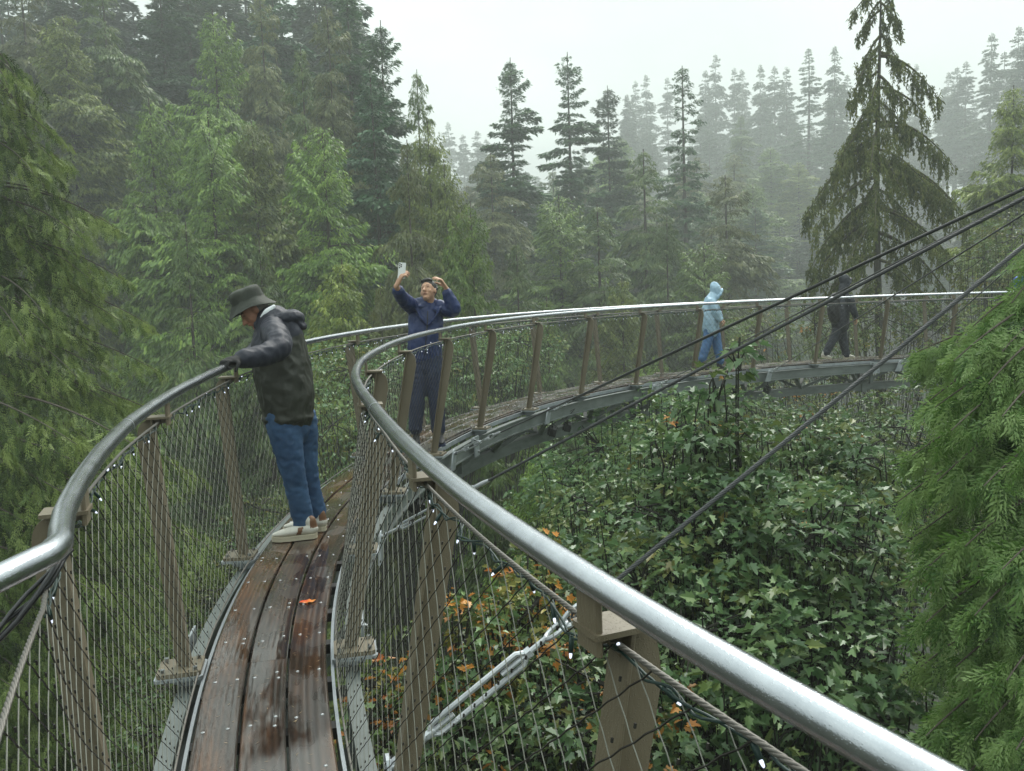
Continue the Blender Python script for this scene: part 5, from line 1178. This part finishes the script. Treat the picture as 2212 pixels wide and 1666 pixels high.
    s = MB(); s.box(ph - pn * .0045 * sidev, [pr_, pu, pn], (.034, .075, .0008)); cc = s.build('screen', pk, None); cc.parent = o
selfie_man()

# ---- the light blue raincoat
def walker(S, off, label, legs, arms, torso, hood, m_top, m_leg, m_shoe, shoes, extra=None, hem=None, face=None):
    f0 = wp(np.array(S), off, 0.); D = float((f0 - np.array([0, 0, CAMZ])) @ F0); J = lambda x, y, dd=0.: at(x, y, D + dd)
    view = nrm(np.array([f0[0], f0[1], 0])); rt = np.array([view[1], -view[0], 0]); body = MB()
    hx, hy, fwx, fwz = hood; hc = J(hx, hy); fw = nrm(rt * fwx + UPZ * fwz + view * .15); up = nrm(UPZ + rt * .3 * fwx * (-fwz * 1.5))
    pick, q = head_core(body, hc, fw, up, 1.)
    tx = [(J(x, y), w) for x, y, w in torso]; loft(body, [hc - up * .05, tx[0][0]], [.055, .07], None, view); loft(body, [p for p, w in tx], [.13] * len(tx), [.09] * len(tx), view)
    for a in arms: loft(body, [J(*p) for p in a[0]], [.045, .038, .026], None, view); hand(body, J(*a[0][2]), nrm(J(*a[1]) - J(*a[0][2])), -rt, .8, 1.05, 1)
    for l in legs: loft(body, [J(*p) for p in l], [.07, .05, .035], None, view)
    root = fused('person', body, [M_skinB, M_lip, M_browm], None, .009, 3, pick); tag(root, label, 'person')
    j = MB(); loft(j, [p for p, w in tx], [w * 1.25 for p, w in tx], [w for p, w in tx], view, 20)
    for a in arms: loft(j, [J(*p) for p in a[0]], [.080, .068, .055], None, view)
    fused('jacket', j, [m_top], root, .012, 3, None, .010, 9)
    h = MB(); R_ = np.cross(fw, up); h.ball(hc + up * .02 - fw * .025, (.112, .125, .130), [R_, fw, up], 18, 12)
    loft(h, [hc + R_ * .085 - up * .11 + fw * .02, hc + R_ * .098 + fw * .075, hc + up * .118 + fw * .098, hc - R_ * .098 + fw * .075, hc - R_ * .085 - up * .11 + fw * .02], [.022] * 5, [.028] * 5, fw)
    loft(h, [hc - up * .06 - fw * .03, tx[0][0] + UPZ * .02], [.095, .13], [.09, .10], view)
    fused('hood', h, [m_top], root, .010, 3, None, .008, 12)
    t = MB()
    for l in legs: loft(t, [J(*p) for p in l], [.115, .088, .072], None, view)
    fused('trousers', t, [m_leg], root, .012, 3, None, .008, 10)
    for a, b in shoes: shoe(root, dropto(J(*a[:3]), a[3] if len(a) > 3 else .003), dropto(J(*b[:3]), .003), m_shoe, M_sole)
    if extra: extra(root, J, rt, view)
    return root
walker(17.35, .0, 'walker in pale blue hooded raincoat and brighter blue rain trousers, head bowed', [[(1534, 706, -.05), (1528, 740, -.05), (1517, 775, -.05)], [(1540, 706, .08), (1549, 742, .08), (1556, 780, .08)]],
       [[[(1536, 652, -.15), (1545, 675, -.20), (1554, 690, -.18)], (1560, 696, -.18)], [[(1540, 652, .15), (1550, 675, .2), (1556, 688, .18)], (1561, 692, .18)]],
       [(1535, 652, .12), (1534, 672, .155), (1534, 695, .16), (1535, 712, .145)], (1548, 630, .8, -.55), M_pale, M_rainb, M_blk, [((1509, 782, -.05), (1532, 784, -.05)), ((1550, 786, .08), (1573, 787, .08))])
def pack(root, J, rt, view):
    b = MB(); loft(b, [J(1803, 645, -.12), J(1800, 668, -.14), J(1803, 688, -.12)], [.13, .15, .12], [.10, .13, .11], view, 16); o = fused('backpack', b, [M_blk], None, .012, 3, None, .006, 12)
    tag(o, 'black backpack worn by the walker in dark rain clothes', 'backpack')
    s = MB()
    for d in (-.13, .10): s.tube([J(1806, 640, d), J(1818, 631, d * 1.2), J(1829, 642, d * 1.3), J(1824, 672, d * 1.3), J(1810, 684, d)], .016, 6)
    q = s.build('strap', M_blk, None, smooth='all'); q.parent = o
walker(20.9, .0, 'walker in dark hooded rain jacket with white shoes striding away along the walkway', [[(1814, 704, -.05), (1800, 733, -.06), (1784, 763, -.06)], [(1817, 704, .07), (1821, 735, .07), (1828, 767, .07)]],
       [[[(1836, 645, -.16), (1843, 668, -.18), (1849, 686, -.16)], (1851, 695, -.16)], [[(1820, 645, .18), (1812, 668, .22), (1815, 688, .2)], (1817, 695, .2)]],
       [(1820, 640, .12), (1817, 660, .165), (1815, 684, .175), (1815, 704, .165)], (1827, 609, .75, -.35), M_ndk, M_nblk, M_white, [((1774, 768, -.06, .05), (1796, 778, -.06)), ((1822, 776, .07), (1847, 777, .07))], extra=pack)
walker(25.2, .0, 'partly hidden person in bright blue jacket behind the cedar at the right edge', [[(2200, 700, -.05), (2202, 730, -.05), (2203, 758, -.05)], [(2207, 700, .08), (2209, 730, .08), (2210, 757, .08)]],
       [[[(2196, 645, -.15), (2192, 668, -.18), (2194, 690, -.16)], (2194, 698, -.16)], [[(2214, 645, .15), (2218, 668, .18), (2218, 690, .16)], (2218, 698, .16)]],
       [(2205, 640, .12), (2205, 660, .15), (2205, 684, .16), (2205, 702, .15)], (2206, 612, .8, -.2), M_brightblue, M_dark, M_blk, [((2198, 765, -.05), (2216, 766, -.05)), ((2204, 766, .08), (2222, 766, .08))])
